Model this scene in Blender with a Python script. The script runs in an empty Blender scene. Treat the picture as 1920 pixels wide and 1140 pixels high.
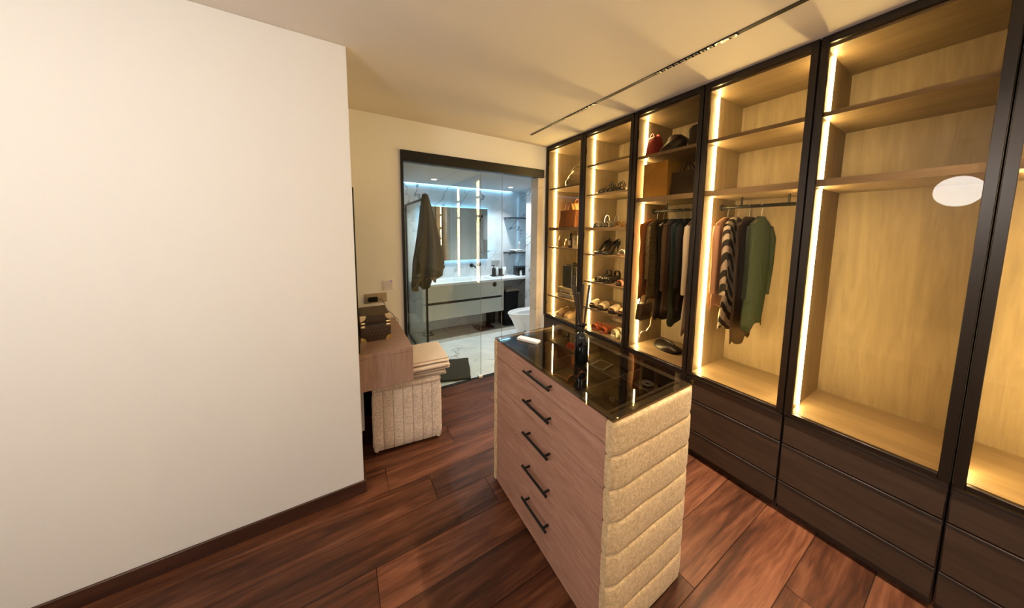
import bpy, bmesh, math, random
from mathutils import Vector, Matrix, noise
random.seed(7)
PI = math.pi
sc = bpy.context.scene
C = sc.collection

# ------------------------------------------------------------------ camera
yaw, pitch, roll = math.radians(31.275), math.radians(5.407), math.radians(0.604)
Fv = Vector((math.sin(yaw)*math.cos(pitch), math.cos(yaw)*math.cos(pitch), -math.sin(pitch)))
Rv = Vector((math.cos(yaw), -math.sin(yaw), 0)); Uv = Rv.cross(Fv)
R2 = Rv*math.cos(roll) + Uv*math.sin(roll); U2 = -Rv*math.sin(roll) + Uv*math.cos(roll)
cd = bpy.data.cameras.new('camera'); cam = bpy.data.objects.new('camera', cd); C.objects.link(cam)
m3 = Matrix((R2, U2, -Fv)).transposed()
cam.matrix_world = Matrix.Translation((0, 0, 1.558)) @ m3.to_4x4()
cd.sensor_fit = 'HORIZONTAL'; cd.sensor_width = 36.0
cd.lens = 545.751/1920*36.0
cd.shift_x = (960-970.184)/1920; cd.shift_y = (484.69-570)/1920
cd.clip_start = 0.02
sc.camera = cam

# ------------------------------------------------------------------ world, exposure, room light
w = bpy.data.worlds.new('world'); sc.world = w; w.use_nodes = True
w.node_tree.nodes['Background'].inputs[0].default_value = (1.0, .82, .6, 1)
w.node_tree.nodes['Background'].inputs[1].default_value = 0.0
sc.view_settings.view_transform = 'Standard'; sc.view_settings.look = 'None'
sc.view_settings.exposure = 0.75; sc.view_settings.gamma = 1.0; sc.view_settings.use_curve_mapping = False
sc.cycles.max_bounces = 10; sc.cycles.diffuse_bounces = 5; sc.cycles.glossy_bounces = 6
sc.cycles.transparent_max_bounces = 24; sc.cycles.transmission_bounces = 8
sc.cycles.use_denoising = True
sc.cycles.sample_clamp_indirect = 4.0
sc.cycles.caustics_reflective = False; sc.cycles.caustics_refractive = False

LED_W = 108.0      # wardrobe strips
COVE_W = 10.0
MIRR_W = 24.0
FILL_A = 29.0    # added fill globes, out of view behind the camera
FILL_B = 12.0
DOWN_W = 6.0
TRACK_W = 10.0     # each spot module of the ceiling track

def area_light(name, loc, sx, sy, power, col, rot=(0, 0, 0), spread=PI):
    l = bpy.data.lights.new(name, 'AREA'); l.shape = 'RECTANGLE'; l.size = sx; l.size_y = sy
    l.energy = power; l.color = col; l.spread = spread
    o = bpy.data.objects.new(name, l); C.objects.link(o); o.location = loc; o.rotation_euler = rot
    return o

# ------------------------------------------------------------------ helpers: materials
MATS = {}
def nn(nt, t, **k):
    n = nt.nodes.new(t)
    for a, v in k.items(): setattr(n, a, v)
    return n
def base(name):
    m = bpy.data.materials.new(name); m.use_nodes = True; MATS[name] = m
    return m, m.node_tree, m.node_tree.nodes['Principled BSDF']
def setp(b, **k):
    for a, v in k.items(): b.inputs[a].default_value = v
def c4(c): return (c[0], c[1], c[2], 1)
def plain(name, col, rough=.5, metal=0., spec=.5, bump=None, var=None, coat=0., stretch=(1, 1, 1), sheen=0., rand=False):
    """var = (scale, second colour, contrast)   bump = (scale, strength)"""
    m, nt, b = base(name)
    setp(b, **{'Base Color': c4(col), 'Roughness': rough, 'Metallic': metal, 'Specular IOR Level': spec, 'Coat Weight': coat, 'Coat Roughness': .08, 'Sheen Weight': sheen})
    if var or bump:
        tc = nn(nt, 'ShaderNodeTexCoord'); mp = nn(nt, 'ShaderNodeMapping'); mp.inputs['Scale'].default_value = stretch
        nt.links.new(tc.outputs['Object'], mp.inputs['Vector'])
        vec = mp.outputs['Vector']
        if rand:
            oi = nn(nt, 'ShaderNodeObjectInfo'); mu = nn(nt, 'ShaderNodeMath', operation='MULTIPLY'); mu.inputs[1].default_value = 37.0
            nt.links.new(oi.outputs['Random'], mu.inputs[0])
            ad = nn(nt, 'ShaderNodeVectorMath', operation='ADD'); nt.links.new(vec, ad.inputs[0]); nt.links.new(mu.outputs[0], ad.inputs[1]); vec = ad.outputs[0]
    if var:
        n = nn(nt, 'ShaderNodeTexNoise'); n.inputs['Scale'].default_value = var[0]; n.inputs['Detail'].default_value = 5; n.inputs['Roughness'].default_value = .65
        r = nn(nt, 'ShaderNodeValToRGB'); cst = var[2] if len(var) > 2 else .2
        r.color_ramp.elements[0].position = .5-cst; r.color_ramp.elements[1].position = .5+cst
        r.color_ramp.elements[0].color = c4(col); r.color_ramp.elements[1].color = c4(var[1])
        nt.links.new(vec, n.inputs['Vector']); nt.links.new(n.outputs['Fac'], r.inputs['Fac']); nt.links.new(r.outputs['Color'], b.inputs['Base Color'])
    if bump:
        n = nn(nt, 'ShaderNodeTexNoise'); n.inputs['Scale'].default_value = bump[0]; n.inputs['Detail'].default_value = 3
        bp = nn(nt, 'ShaderNodeBump'); bp.inputs['Strength'].default_value = bump[1]; bp.inputs['Distance'].default_value = .01
        nt.links.new(vec, n.inputs['Vector']); nt.links.new(n.outputs['Fac'], bp.inputs['Height']); nt.links.new(bp.outputs['Normal'], b.inputs['Normal'])
    return m
def emit(name, col, s):
    m = bpy.data.materials.new(name); m.use_nodes = True; nt = m.node_tree; MATS[name] = m
    nt.nodes.remove(nt.nodes['Principled BSDF']); e = nn(nt, 'ShaderNodeEmission'); e.inputs[0].default_value = c4(col); e.inputs[1].default_value = s
    nt.links.new(e.outputs[0], nt.nodes['Material Output'].inputs[0]); return m
def thin_glass(name, tint, ior=1.5, gloss=(1, 1, 1), rough=0.0):
    m = bpy.data.materials.new(name); m.use_nodes = True; nt = m.node_tree; MATS[name] = m
    nt.nodes.remove(nt.nodes['Principled BSDF'])
    t = nn(nt, 'ShaderNodeBsdfTransparent'); t.inputs[0].default_value = c4(tint)
    g = nn(nt, 'ShaderNodeBsdfGlossy'); g.inputs['Roughness'].default_value = rough; g.inputs['Color'].default_value = c4(gloss)
    f = nn(nt, 'ShaderNodeFresnel'); f.inputs[0].default_value = ior
    geo = nn(nt, 'ShaderNodeNewGeometry')
    # same reflectance for both faces of the sheet
    ior_n = nn(nt, 'ShaderNodeMix'); ior_n.inputs[2].default_value = ior; ior_n.inputs[3].default_value = 1/ior
    nt.links.new(geo.outputs['Backfacing'], ior_n.inputs[0]); 
    nt.links.new(ior_n.outputs[0], f.inputs[0])
    x = nn(nt, 'ShaderNodeMixShader'); nt.links.new(f.outputs[0], x.inputs[0]); nt.links.new(t.outputs[0], x.inputs[1]); nt.links.new(g.outputs[0], x.inputs[2])
    nt.links.new(x.outputs[0], nt.nodes['Material Output'].inputs[0]); return m
def wood(name, c1, c2, c3, rough, axis=0, sc_=1.0, coat=0., bump=.15, rand=True, spec=.5):
    """long grain along the axis, procedural"""
    m, nt, b = base(name)
    setp(b, **{'Roughness': rough, 'Coat Weight': coat, 'Coat Roughness': .12, 'Specular IOR Level': spec})
    tc = nn(nt, 'ShaderNodeTexCoord'); mp = nn(nt, 'ShaderNodeMapping')
    s = [14*sc_, 14*sc_, 14*sc_]; s[axis] = 1.3*sc_; mp.inputs['Scale'].default_value = s
    nt.links.new(tc.outputs['Object'], mp.inputs['Vector']); vec = mp.outputs['Vector']
    oi = nn(nt, 'ShaderNodeObjectInfo')
    if rand:
        mu = nn(nt, 'ShaderNodeMath', operation='MULTIPLY'); mu.inputs[1].default_value = 61.0
        nt.links.new(oi.outputs['Random'], mu.inputs[0]); ad = nn(nt, 'ShaderNodeVectorMath', operation='ADD')
        nt.links.new(vec, ad.inputs[0]); nt.links.new(mu.outputs[0], ad.inputs[1]); vec = ad.outputs[0]
    n1 = nn(nt, 'ShaderNodeTexNoise'); n1.inputs['Scale'].default_value = .55; n1.inputs['Detail'].default_value = 6; n1.inputs['Distortion'].default_value = 1.2; n1.inputs['Roughness'].default_value = .6
    n2 = nn(nt, 'ShaderNodeTexNoise'); n2.inputs['Scale'].default_value = 4.5; n2.inputs['Detail'].default_value = 4
    nt.links.new(vec, n1.inputs['Vector']); nt.links.new(vec, n2.inputs['Vector'])
    r = nn(nt, 'ShaderNodeValToRGB'); cr = r.color_ramp; cr.elements[0].position = .32; cr.elements[1].position = .7
    cr.elements[0].color = c4(c1); cr.elements[1].color = c4(c3); e = cr.elements.new(.5); e.color = c4(c2)
    mx = nn(nt, 'ShaderNodeMath', operation='MULTIPLY_ADD'); mx.inputs[1].default_value = .35; nt.links.new(n2.outputs['Fac'], mx.inputs[0])
    sb = nn(nt, 'ShaderNodeMath', operation='SUBTRACT'); sb.inputs[1].default_value = .175; nt.links.new(n1.outputs['Fac'], sb.inputs[0]); nt.links.new(sb.outputs[0], mx.inputs[2])
    nt.links.new(mx.outputs[0], r.inputs['Fac'])
    hs = nn(nt, 'ShaderNodeHueSaturation'); mr = nn(nt, 'ShaderNodeMapRange'); mr.inputs[3].default_value = .75 if rand else 1; mr.inputs[4].default_value = 1.25 if rand else 1
    nt.links.new(oi.outputs['Random'], mr.inputs[0]); nt.links.new(mr.outputs[0], hs.inputs['Value']); nt.links.new(r.outputs['Color'], hs.inputs['Color'])
    nt.links.new(hs.outputs[0], b.inputs['Base Color'])
    bp = nn(nt, 'ShaderNodeBump'); bp.inputs['Strength'].default_value = bump; bp.inputs['Distance'].default_value = .004
    nt.links.new(mx.outputs[0], bp.inputs['Height']); nt.links.new(bp.outputs['Normal'], b.inputs['Normal'])
    return m
def marble(name, col, vein, rough=.15, scale=1.0, seed=0.):
    m, nt, b = base(name); setp(b, **{'Roughness': rough})
    tc = nn(nt, 'ShaderNodeTexCoord'); geo = nn(nt, 'ShaderNodeNewGeometry')
    mp = nn(nt, 'ShaderNodeMapping'); mp.inputs['Location'].default_value = (seed, seed*.7, seed*.3); mp.inputs['Rotation'].default_value = (0, 0, 0)
    mp.inputs['Scale'].default_value = (scale*.7, scale*2.0, scale*2.2)
    vr = nn(nt, 'ShaderNodeVectorRotate', rotation_type='EULER_XYZ'); vr.inputs['Rotation'].default_value = (.1, .62, .62)
    nt.links.new(geo.outputs['Position'], vr.inputs['Vector']); nt.links.new(vr.outputs[0], mp.inputs['Vector'])
    def vein_layer(s, dist, wdt):
        n = nn(nt, 'ShaderNodeTexNoise'); n.inputs['Scale'].default_value = s; n.inputs['Detail'].default_value = 5; n.inputs['Distortion'].default_value = dist; n.inputs['Roughness'].default_value = .5
        nt.links.new(mp.outputs[0], n.inputs['Vector'])
        a = nn(nt, 'ShaderNodeMath', operation='SUBTRACT'); a.inputs[1].default_value = .5; nt.links.new(n.outputs['Fac'], a.inputs[0])
        ab = nn(nt, 'ShaderNodeMath', operation='ABSOLUTE'); nt.links.new(a.outputs[0], ab.inputs[0])
        mr = nn(nt, 'ShaderNodeMapRange'); mr.inputs[1].default_value = 0; mr.inputs[2].default_value = wdt; mr.inputs[3].default_value = 1; mr.inputs[4].default_value = 0
        nt.links.new(ab.outputs[0], mr.inputs[0]); return mr.outputs[0]
    v1 = vein_layer(.8, .25, .012)
    n = nn(nt, 'ShaderNodeTexNoise'); n.inputs['Scale'].default_value = 1.6; nt.links.new(mp.outputs[0], n.inputs['Vector'])
    mk = nn(nt, 'ShaderNodeMapRange'); mk.inputs[1].default_value = .40; mk.inputs[2].default_value = .56; nt.links.new(n.outputs['Fac'], mk.inputs[0])
    mu = nn(nt, 'ShaderNodeMath', operation='MULTIPLY'); nt.links.new(v1, mu.inputs[0]); nt.links.new(mk.outputs[0], mu.inputs[1])
    mix = nn(nt, 'ShaderNodeMix', data_type='RGBA'); mix.inputs[6].default_value = c4(col); mix.inputs[7].default_value = c4(vein)
    nt.links.new(mu.outputs[0], mix.inputs[0]); 
    n3 = nn(nt, 'ShaderNodeTexNoise'); n3.inputs['Scale'].default_value = 2.5; n3.inputs['Detail'].default_value = 6; nt.links.new(mp.outputs[0], n3.inputs['Vector'])
    hs = nn(nt, 'ShaderNodeHueSaturation'); mr = nn(nt, 'ShaderNodeMapRange'); mr.inputs[1].default_value = .3; mr.inputs[2].default_value = .7; mr.inputs[3].default_value = .88; mr.inputs[4].default_value = 1.05
    nt.links.new(n3.outputs['Fac'], mr.inputs[0]); nt.links.new(mr.outputs[0], hs.inputs['Value']); nt.links.new(mix.outputs[2], hs.inputs['Color'])
    nt.links.new(hs.outputs[0], b.inputs['Base Color'])
    return m

# colours (scene linear)
plain('wall_paint', (.80, .775, .73), .75, bump=(90, .04))
plain('ceiling_paint', (.74, .68, .62), .85, bump=(60, .03))
wood('floor_wood', (.032, .010, .0042), (.084, .027, .0115), (.165, .061, .029), .42, 0, 1.3, coat=.0, bump=.2, spec=.28)
plain('joint_dark', (.02, .01, .006), .8)
wood('baseboard_wood', (.035, .012, .006), (.06, .022, .012), (.1, .04, .022), .35, 0, 1.0)
wood('taupe_wood', (.30, .155, .106), (.375, .20, .141), (.465, .265, .195), .5, 1, 7.0, bump=.22, rand=False)
wood('taupe_console', (.285, .170, .124), (.335, .205, .152), (.39, .245, .185), .5, 2, 6.0, bump=.1, rand=False)
plain('velvet', (.38, .245, .11), .9, bump=(170, .4), var=(70, (.74, .54, .30), .24), sheen=.2, rand=True)
plain('velvet_grey', (.50, .385, .285), .9, bump=(130, .4), var=(80, (.90, .74, .59), .2), sheen=.2, rand=True)
plain('black_metal', (.006, .006, .006), .4, spec=.3)
plain('black_matte', (.012, .011, .01), .55)
plain('black_gloss', (.01, .009, .008), .12, spec=0.35)
plain('bronze_frame', (.018, .012, .008), .3, .4)
wood('wardrobe_inside', (.22, .165, .098), (.26, .195, .118), (.30, .23, .142), .55, 2, 2.0, bump=.08, rand=False)
wood('wardrobe_shelf', (.18, .125, .072), (.215, .152, .088), (.25, .18, .108), .5, 1, 2.0, bump=.08, rand=False)
wood('wardrobe_drawer', (.03, .017, .01), (.04, .023, .014), (.055, .031, .019), .45, 1, 2.0, bump=.1, rand=False)
thin_glass('bronze_glass', (.89, .83, .73), 1.2)
thin_glass('clear_glass', (.97, .99, .985), 1.42)
thin_glass('green_edge_glass', (.93, .97, .955), 1.5)
thin_glass('smoked_top', (.58, .55, .50), 1.5)
emit('led_warm', (1.0, .79, .36), LED_W)
emit('led_cove', (.28, .66, 1.0), COVE_W)
emit('led_mirror', (.24, .64, 1.0), MIRR_W)
emit('fill_globe_a', (1.0, .99, .985), FILL_A)
emit('fill_globe_b', (1.0, .97, .93), FILL_B)
emit('lamp_bath', (1.0, .97, .9), 25.0)
marble('marble_wall', (.70, .71, .71), (.16, .17, .18), .12, 1.25, 3.1)
marble('marble_floor', (.74, .74, .70), (.40, .39, .36), .16, 1.3, 9.4)
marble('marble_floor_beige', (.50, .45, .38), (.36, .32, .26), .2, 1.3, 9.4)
marble('marble_beige', (.70, .60, .46), (.42, .34, .24), .2, 1.4, 1.7)
plain('bath_ceiling', (.55, .56, .57), .7, bump=(50, .03))
plain('grout', (.5, .5, .48), .8)
plain('vanity_white', (.52, .53, .48), .22)
plain('counter_white', (.78, .79, .78), .2)
plain('ceramic', (.82, .82, .80), .08, coat=.4)
plain('mirror', (.80, .82, .82), .01, 1.0)
plain('chrome', (.75, .75, .75), .12, 1.0)
plain('gold', (.85, .58, .18), .22, 1.0)
plain('brass_pale', (.95, .80, .50), .3, 1.0)
plain('monogram_canvas', (.035, .017, .010), .5, var=(60, (.055, .028, .016), .2), bump=(300, .15))
plain('brown_leather', (.05, .022, .013), .5, bump=(200, .15))
plain('print_tan', (.13, .085, .035), .5)
plain('lid_brown', (.085, .05, .026), .6, bump=(160, .2))
plain('white_plastic', (.80, .76, .70), .35)
plain('switch_panel', (.62, .58, .60), .3)
plain('grey_plastic', (.42, .40, .38), .4)
plain('socket_plate', (.36, .27, .18), .5, var=(9, (.42, .32, .22), .2), stretch=(6, 1, 1))
plain('blue_led', (.3, .3, .9), .4)
plain('towel_cream', (.60, .46, .34), .95, bump=(220, .5), var=(90, (.68, .54, .41), .25), sheen=.4)
plain('towel_cream_seam', (.42, .31, .22), .95)
plain('towel_olive', (.085, .066, .036), .95, bump=(200, .5), var=(60, (.115, .092, .052), .25), sheen=.1, spec=0.12)
plain('towel_hem', (.24, .19, .12), .95)
plain('mat_dark', (.022, .024, .017), .95, bump=(180, .6), var=(80, (.036, .038, .029), .25), sheen=.05, spec=0.12)
plain('towel_taupe', (.26, .21, .15), .95, bump=(160, .5), sheen=.3)
plain('towel_white', (.6, .58, .54), .95, bump=(160, .5), sheen=.3)
plain('basket_black', (.010, .010, .011), .6, bump=(150, .5), spec=0.12)
plain('silver_leather', (.36, .31, .24), .24, .8, bump=(20, 1.0))
plain('terracotta', (.21, .072, .020), .5, bump=(140, .1))
plain('orange_leather', (.70, .24, .03), .4, bump=(140, .1))
plain('amber_glass', (.30, .17, .05), .08, coat=.5)
plain('violet_glass', (.06, .03, .035), .08, coat=.5)
plain('label_cream', (.62, .55, .40), .6)
plain('cream_box', (.60, .54, .38), .5)
plain('case_cream', (.42, .35, .22), .45)
plain('shoe_beige', (.46, .32, .17), .7)
plain('shoe_black', (.014, .012, .011), .35, spec=0.3)
plain('shoe_tan', (.16, .085, .04), .5)
plain('shoe_silver', (.62, .60, .55), .25, .8)
plain('shoe_gem', (.75, .72, .65), .15, .6)
plain('shoe_pink', (.62, .25, .16), .5)
plain('slide_cream', (.62, .53, .38), .75, bump=(90, .4), var=(120, (.45, .36, .24), .12))
plain('slide_sole', (.03, .022, .02), .6, spec=0.12)
plain('shoe_orange', (.56, .13, .03), .5)
plain('shoe_orange_sole', (.30, .10, .05), .5)
plain('shoe_white', (.66, .64, .52), .5)
plain('red_leather', (.26, .012, .01), .35)
plain('bag_dark', (.016, .012, .010), .32, spec=0.25)
plain('bag_brown', (.045, .028, .018), .45, spec=0.12)
plain('yellow_paper', (.46, .24, .035), .6, bump=(30, .1))
plain('cloth_rust', (.30, .11, .035), .9, bump=(70, .4), spec=0.12)
plain('cloth_black', (.012, .010, .009), .85, bump=(60, .3), spec=0.12)
plain('cloth_brown', (.05, .03, .018), .85, bump=(60, .3), spec=0.12)
plain('cloth_sequin', (.07, .05, .03), .35, .5, var=(120, (.20, .15, .08), .1), spec=0.12)
plain('cloth_green', (.018, .026, .016), .8, bump=(60, .3), spec=0.12)
plain('cloth_white', (.52, .46, .40), .8, bump=(50, .3), spec=0.12)
plain('cloth_pink', (.48, .27, .19), .8, bump=(50, .3), spec=0.12)
m, nt, b = base('cloth_stripe')
wv = nn(nt, 'ShaderNodeTexWave'); wv.inputs['Scale'].default_value = 7; wv.inputs['Distortion'].default_value = 3; wv.bands_direction = 'DIAGONAL'
tc = nn(nt, 'ShaderNodeTexCoord'); rp = nn(nt, 'ShaderNodeValToRGB'); rp.color_ramp.interpolation = 'CONSTANT'; rp.color_ramp.elements[0].color = (.015, .012, .01, 1)
rp.color_ramp.elements[1].position = .5; rp.color_ramp.elements[1].color = (.5, .42, .34, 1)
nt.links.new(tc.outputs['Object'], wv.inputs['Vector']); nt.links.new(wv.outputs['Fac'], rp.inputs[0]); nt.links.new(rp.outputs[0], b.inputs['Base Color']); b.inputs['Roughness'].default_value = .8
plain('hanger_white', (.6, .56, .5), .4)
plain('hanger_wood', (.10, .055, .03), .5)
plain('vase_glass', (.003, .004, .004), .05, coat=.0, spec=.5)
plain('reed', (.030, .018, .012), .6)
plain('remote_white', (.78, .70, .64), .4)
plain('tray_velvet', (.020, .015, .010), .9, bump=(160, .3), spec=0.12)
plain('divider', (.13, .095, .068), .5)
plain('red_case', (.52, .02, .012), .35)
plain('copper', (.50, .17, .07), .3, .7)
plain('pale_silver', (.55, .53, .48), .3, .8)
plain('rubber', (.01, .01, .01), .6, spec=0.12)
plain('scale_glass', (.012, .010, .008), .1)
plain('panel_grey', (.38, .36, .33), .5)

# ------------------------------------------------------------------ helpers: geometry
def obj(name, bm, mat, parent=None, smooth=True, loc=None):
    me = bpy.data.meshes.new(name); bm.normal_update(); bm.to_mesh(me); bm.free()
    if smooth and len(me.polygons):
        me.polygons.foreach_set('use_smooth', [True]*len(me.polygons)); me.set_sharp_from_angle(angle=math.radians(38))
    me.materials.append(MATS[mat] if isinstance(mat, str) else mat)
    o = bpy.data.objects.new(name, me); C.objects.link(o)
    if parent is not None: o.parent = parent
    if loc: o.location = loc
    return o
def thing(name, label, cat, loc=(0, 0, 0), rz=0, group=None):
    o = bpy.data.objects.new(name, None); C.objects.link(o); o.empty_display_size = .05
    o.location = loc; o.rotation_euler = (0, 0, rz); o['label'] = label; o['category'] = cat
    if group: o['group'] = group
    return o
def tag(o, label, cat, group=None):
    o['label'] = label; o['category'] = cat
    if group: o['group'] = group
    return o
def struct(o, label=None):
    o['kind'] = 'structure'
    if label: o['label'] = label
    return o
def copy_tree(root, loc=None, rz=None, label=None, group=None):
    r = root.copy(); C.objects.link(r)
    if loc is not None: r.location = loc
    if rz is not None: r.rotation_euler = (0, 0, rz)
    if label: r['label'] = label
    if group: r['group'] = group
    for ch in list(root.children):
        c = ch.copy(); C.objects.link(c); c.parent = r
        for g in list(ch.children):
            d = g.copy(); C.objects.link(d); d.parent = c
    return r
def BM(): return bmesh.new()
def box(bm, x0, x1, y0, y1, z0, z1, bev=0., seg=2, taper=None):
    r = bmesh.ops.create_cube(bm, size=1.0); vs = r['verts']
    for v in vs:
        tx = ty = 1.0
        if taper and v.co.z > 0: tx, ty = taper
        v.co = Vector(((x0+x1)/2 + v.co.x*(x1-x0)*tx, (y0+y1)/2 + v.co.y*(y1-y0)*ty, (z0+z1)/2 + v.co.z*(z1-z0)))
    if bev > 0:
        es = list({e for v in vs for e in v.link_edges})
        bmesh.ops.bevel(bm, geom=es, offset=bev, segments=seg, profile=.5, affect='EDGES')
    return bm
def bx(*a, **k): return box(BM(), *a, **k)
def loft(bm, rings, cap=True, closed=True):
    rv = [[bm.verts.new(p) for p in r] for r in rings]
    n = len(rings[0])
    for i in range(len(rv)-1):
        for j in range(n if closed else n-1):
            k = (j+1) % n
            bm.faces.new((rv[i][j], rv[i][k], rv[i+1][k], rv[i+1][j]))
    if cap and closed:
        bm.faces.new(list(reversed(rv[0]))); bm.faces.new(rv[-1])
    bmesh.ops.recalc_face_normals(bm, faces=bm.faces)
    return bm
def ring(cx, cy, z, rx, ry, n=24, p=2.0):
    out = []
    for i in range(n):
        a = 2*PI*i/n; c, s = math.cos(a), math.sin(a)
        out.append(Vector((cx + rx*math.copysign(abs(c)**(2/p), c), cy + ry*math.copysign(abs(s)**(2/p), s), z)))
    return out
def lathe(bm, prof, n=24, cx=0, cy=0, cap=True):
    return loft(bm, [ring(cx, cy, z, max(r, 1e-4), max(r, 1e-4), n) for r, z in prof], cap)
def tube(bm, pts, r, n=8, cap=True):
    pts = [Vector(p) for p in pts]; rings = []
    up = Vector((0, 0, 1)); prev = None
    for i, p in enumerate(pts):
        t = (pts[min(i+1, len(pts)-1)] - pts[max(i-1, 0)]).normalized()
        a = prev if prev is not None else (up.cross(t) if abs(t.z) < .95 else Vector((1, 0, 0)))
        a = (a - t*a.dot(t)).normalized(); b_ = t.cross(a); prev = a
        rr = r[i] if isinstance(r, (list, tuple)) else r
        rings.append([p + (a*math.cos(2*PI*k/n) + b_*math.sin(2*PI*k/n))*rr for k in range(n)])
    return loft(bm, rings, cap)
def cyl(bm, p0, p1, r, n=16): return tube(bm, [p0, p1], r, n)
def prism(bm, pts2, z0, z1, f=lambda x, y, z: (x, y, z)):
    """pts2 outline extruded z0..z1, mapped by f"""
    lo = [Vector(f(x, y, z0)) for x, y in pts2]; hi = [Vector(f(x, y, z1)) for x, y in pts2]
    return loft(bm, [lo, hi])
def arc(p0, p1, h, n=10, axis=Vector((0, 0, 1))):
    p0, p1 = Vector(p0), Vector(p1); out = []
    for i in range(n+1):
        t = i/n; out.append(p0.lerp(p1, t) + axis*h*math.sin(PI*t)**.7 if 0 < t < 1 else p0.lerp(p1, t))
    return out
def jitter(bm, amt, sc_=6., seed=0.):
    for v in bm.verts:
        v.co += noise.noise_vector(v.co*sc_ + Vector((seed, seed*2, seed*.5)))*amt
    return bm
def text_bm(s, size, mapf):
    cu = bpy.data.curves.new('t', 'FONT'); cu.body = s; cu.size = size; cu.align_x = 'CENTER'; cu.align_y = 'CENTER'
    o = bpy.data.objects.new('t', cu); C.objects.link(o)
    dg = bpy.context.evaluated_depsgraph_get(); me = bpy.data.meshes.new_from_object(o.evaluated_get(dg))
    bm = BM(); bm.from_mesh(me); bpy.data.objects.remove(o); bpy.data.curves.remove(cu); bpy.data.meshes.remove(me)
    for v in bm.verts: v.co = Vector(mapf(v.co.x, v.co.y))
    return bm

# ================================================================== SETTING
ZC = 2.5; YB = 2.728
XW = 2.021
# dressing room floor: base slab and single planks
fl = struct(obj('floor', bx(-1.8, 2.62, -1.6, YB, -.1, -.006), 'joint_dark'))
rows = {}
y = -1.64
k = 0
while y < YB-.001:
    y0, y1 = y, min(y+.2, YB); ya = max(y0, -1.6)
    yc = round((y0+y1)/2, 2)
    if abs(yc-1.66) < .06: off = .424
    elif abs(yc-1.46) < .06: off = .723
    elif abs(yc-.86) < .06: off = 1.544
    else: off = (k*.47) % 1.3
    xs = [-1.8]; x = off - 1.3*4
    while x < 2.62:
        if x > -1.7 and x < 2.55: xs.append(x)
        x += 1.3
    xs.append(2.62)
    for a, b_ in zip(xs[:-1], xs[1:]):
        obj('plank', bx(0, b_-a-.002, 0, y1-ya-.002, 0, .0055, .0012, 1), 'floor_wood', fl, loc=(a+.001, ya+.001, -.0055))
    y += .2; k += 1
# dressing room shell
struct(obj('ceiling', bx(-1.8, 2.62, -1.6, YB+.12, ZC, ZC+.1), 'ceiling_paint'))
struct(obj('wall_left', bx(-1.8, .063, 1.835, 1.955, 0, ZC, .002, 1), 'wall_paint'))
struct(obj('wall_alcove', bx(-.09, .03, 1.955, YB, 0, ZC), 'wall_paint'))
struct(obj('wall_far_left', bx(-1.92, -1.8, -1.6, 1.955, 0, ZC), 'wall_paint'))
struct(obj('wall_near', bx(-1.92, 2.74, -1.72, -1.6, 0, ZC), 'wall_paint'))
struct(obj('wall_right', bx(2.62, 2.74, -1.6, YB, 0, ZC), 'wall_paint'))
OX0, OX1, OZ = .464, 1.984, 2.241
bm = BM()
box(bm, -.09, OX0, YB, YB+.12, 0, ZC); box(bm, OX1, 2.74, YB, YB+.12, 0, ZC); box(bm, OX0, OX1, YB, YB+.12, OZ, ZC)
struct(obj('wall_back', bm, 'wall_paint'))
bm = BM(); box(bm, -1.8, .068, 1.822, 1.834, 0, .075, .002, 1); box(bm, .0635, .075, 1.822, 1.955, 0, .075, .002, 1)
struct(obj('baseboard_left', bm, 'baseboard_wood'))
struct(obj('baseboard_alcove', bx(.031, .043, 1.956, YB-.001, 0, .075, .002, 1), 'baseboard_wood'))
struct(obj('baseboard_back', bx(.044, OX0-.002, YB-.013, YB-.001, 0, .075, .002, 1), 'baseboard_wood'))
# opening: black header track, black jamb, marble jamb
bm = BM(); box(bm, OX0, OX1, YB-.028, YB+.075, 2.155, OZ, .002, 1); box(bm, OX0+.01, OX1-.02, YB-.032, YB-.028, 2.148, 2.162, .001, 1)
struct(obj('trim_1', bm, 'black_metal'), 'black metal header track above the glass sliding panels')
struct(obj('trim_2', bx(OX0, OX0+.022, YB-.02, YB+.075, 0, 2.155, .002, 1), 'black_metal'), 'slim black metal jamb')
struct(obj('trim_3', bx(1.915, OX1, YB-.004, YB+.13, 0, 2.155, .002, 1), 'marble_beige'), 'beige marble jamb beside the wardrobe')
struct(obj('trim_4', bx(OX0+.022, 1.915, YB-.012, YB+.03, -.005, .004, .001, 1), 'black_metal'), 'dark floor track of the glass panels')

# bathroom shell
BY = 4.47; BZ = 2.23; BX0 = -.2; BXR = 2.59
fb = struct(obj('floor_bathroom', bx(BX0, 2.9, YB, BY, -.1, -.006), 'grout'))
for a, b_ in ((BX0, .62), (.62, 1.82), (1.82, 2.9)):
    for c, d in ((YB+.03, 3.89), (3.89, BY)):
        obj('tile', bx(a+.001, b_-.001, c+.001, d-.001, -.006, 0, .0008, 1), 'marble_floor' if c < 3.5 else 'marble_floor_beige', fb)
struct(obj('ceiling_bathroom', bx(BX0-.1, 3.0, YB+.12, BY-.05, BZ, BZ+.1), 'bath_ceiling'))
struct(obj('ceiling_cove', bx(BX0-.1, 3.0, BY-.05, BY+.1, BZ+.05, BZ+.1), 'bath_ceiling'))
wb = struct(obj('wall_bathroom_back', bx(BX0-.1, 3.0, BY+.008, BY+.1, 0, BZ+.05), 'grout'))
for a, b_ in ((BX0, .55), (.55, 1.75), (1.75, 2.9)):
    for c, d in ((0, .58), (.58, 1.16), (1.16, 1.74), (1.74, BZ+.05)):
        obj('slab', bx(a+.001, b_-.001, BY, BY+.008, c+.001, d-.001, .0008, 1), 'marble_wall', wb)
wr = struct(obj('wall_bathroom_right', bx(BXR+.008, 2.9, YB+.12, 4.0, 0, BZ), 'grout'))
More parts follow.
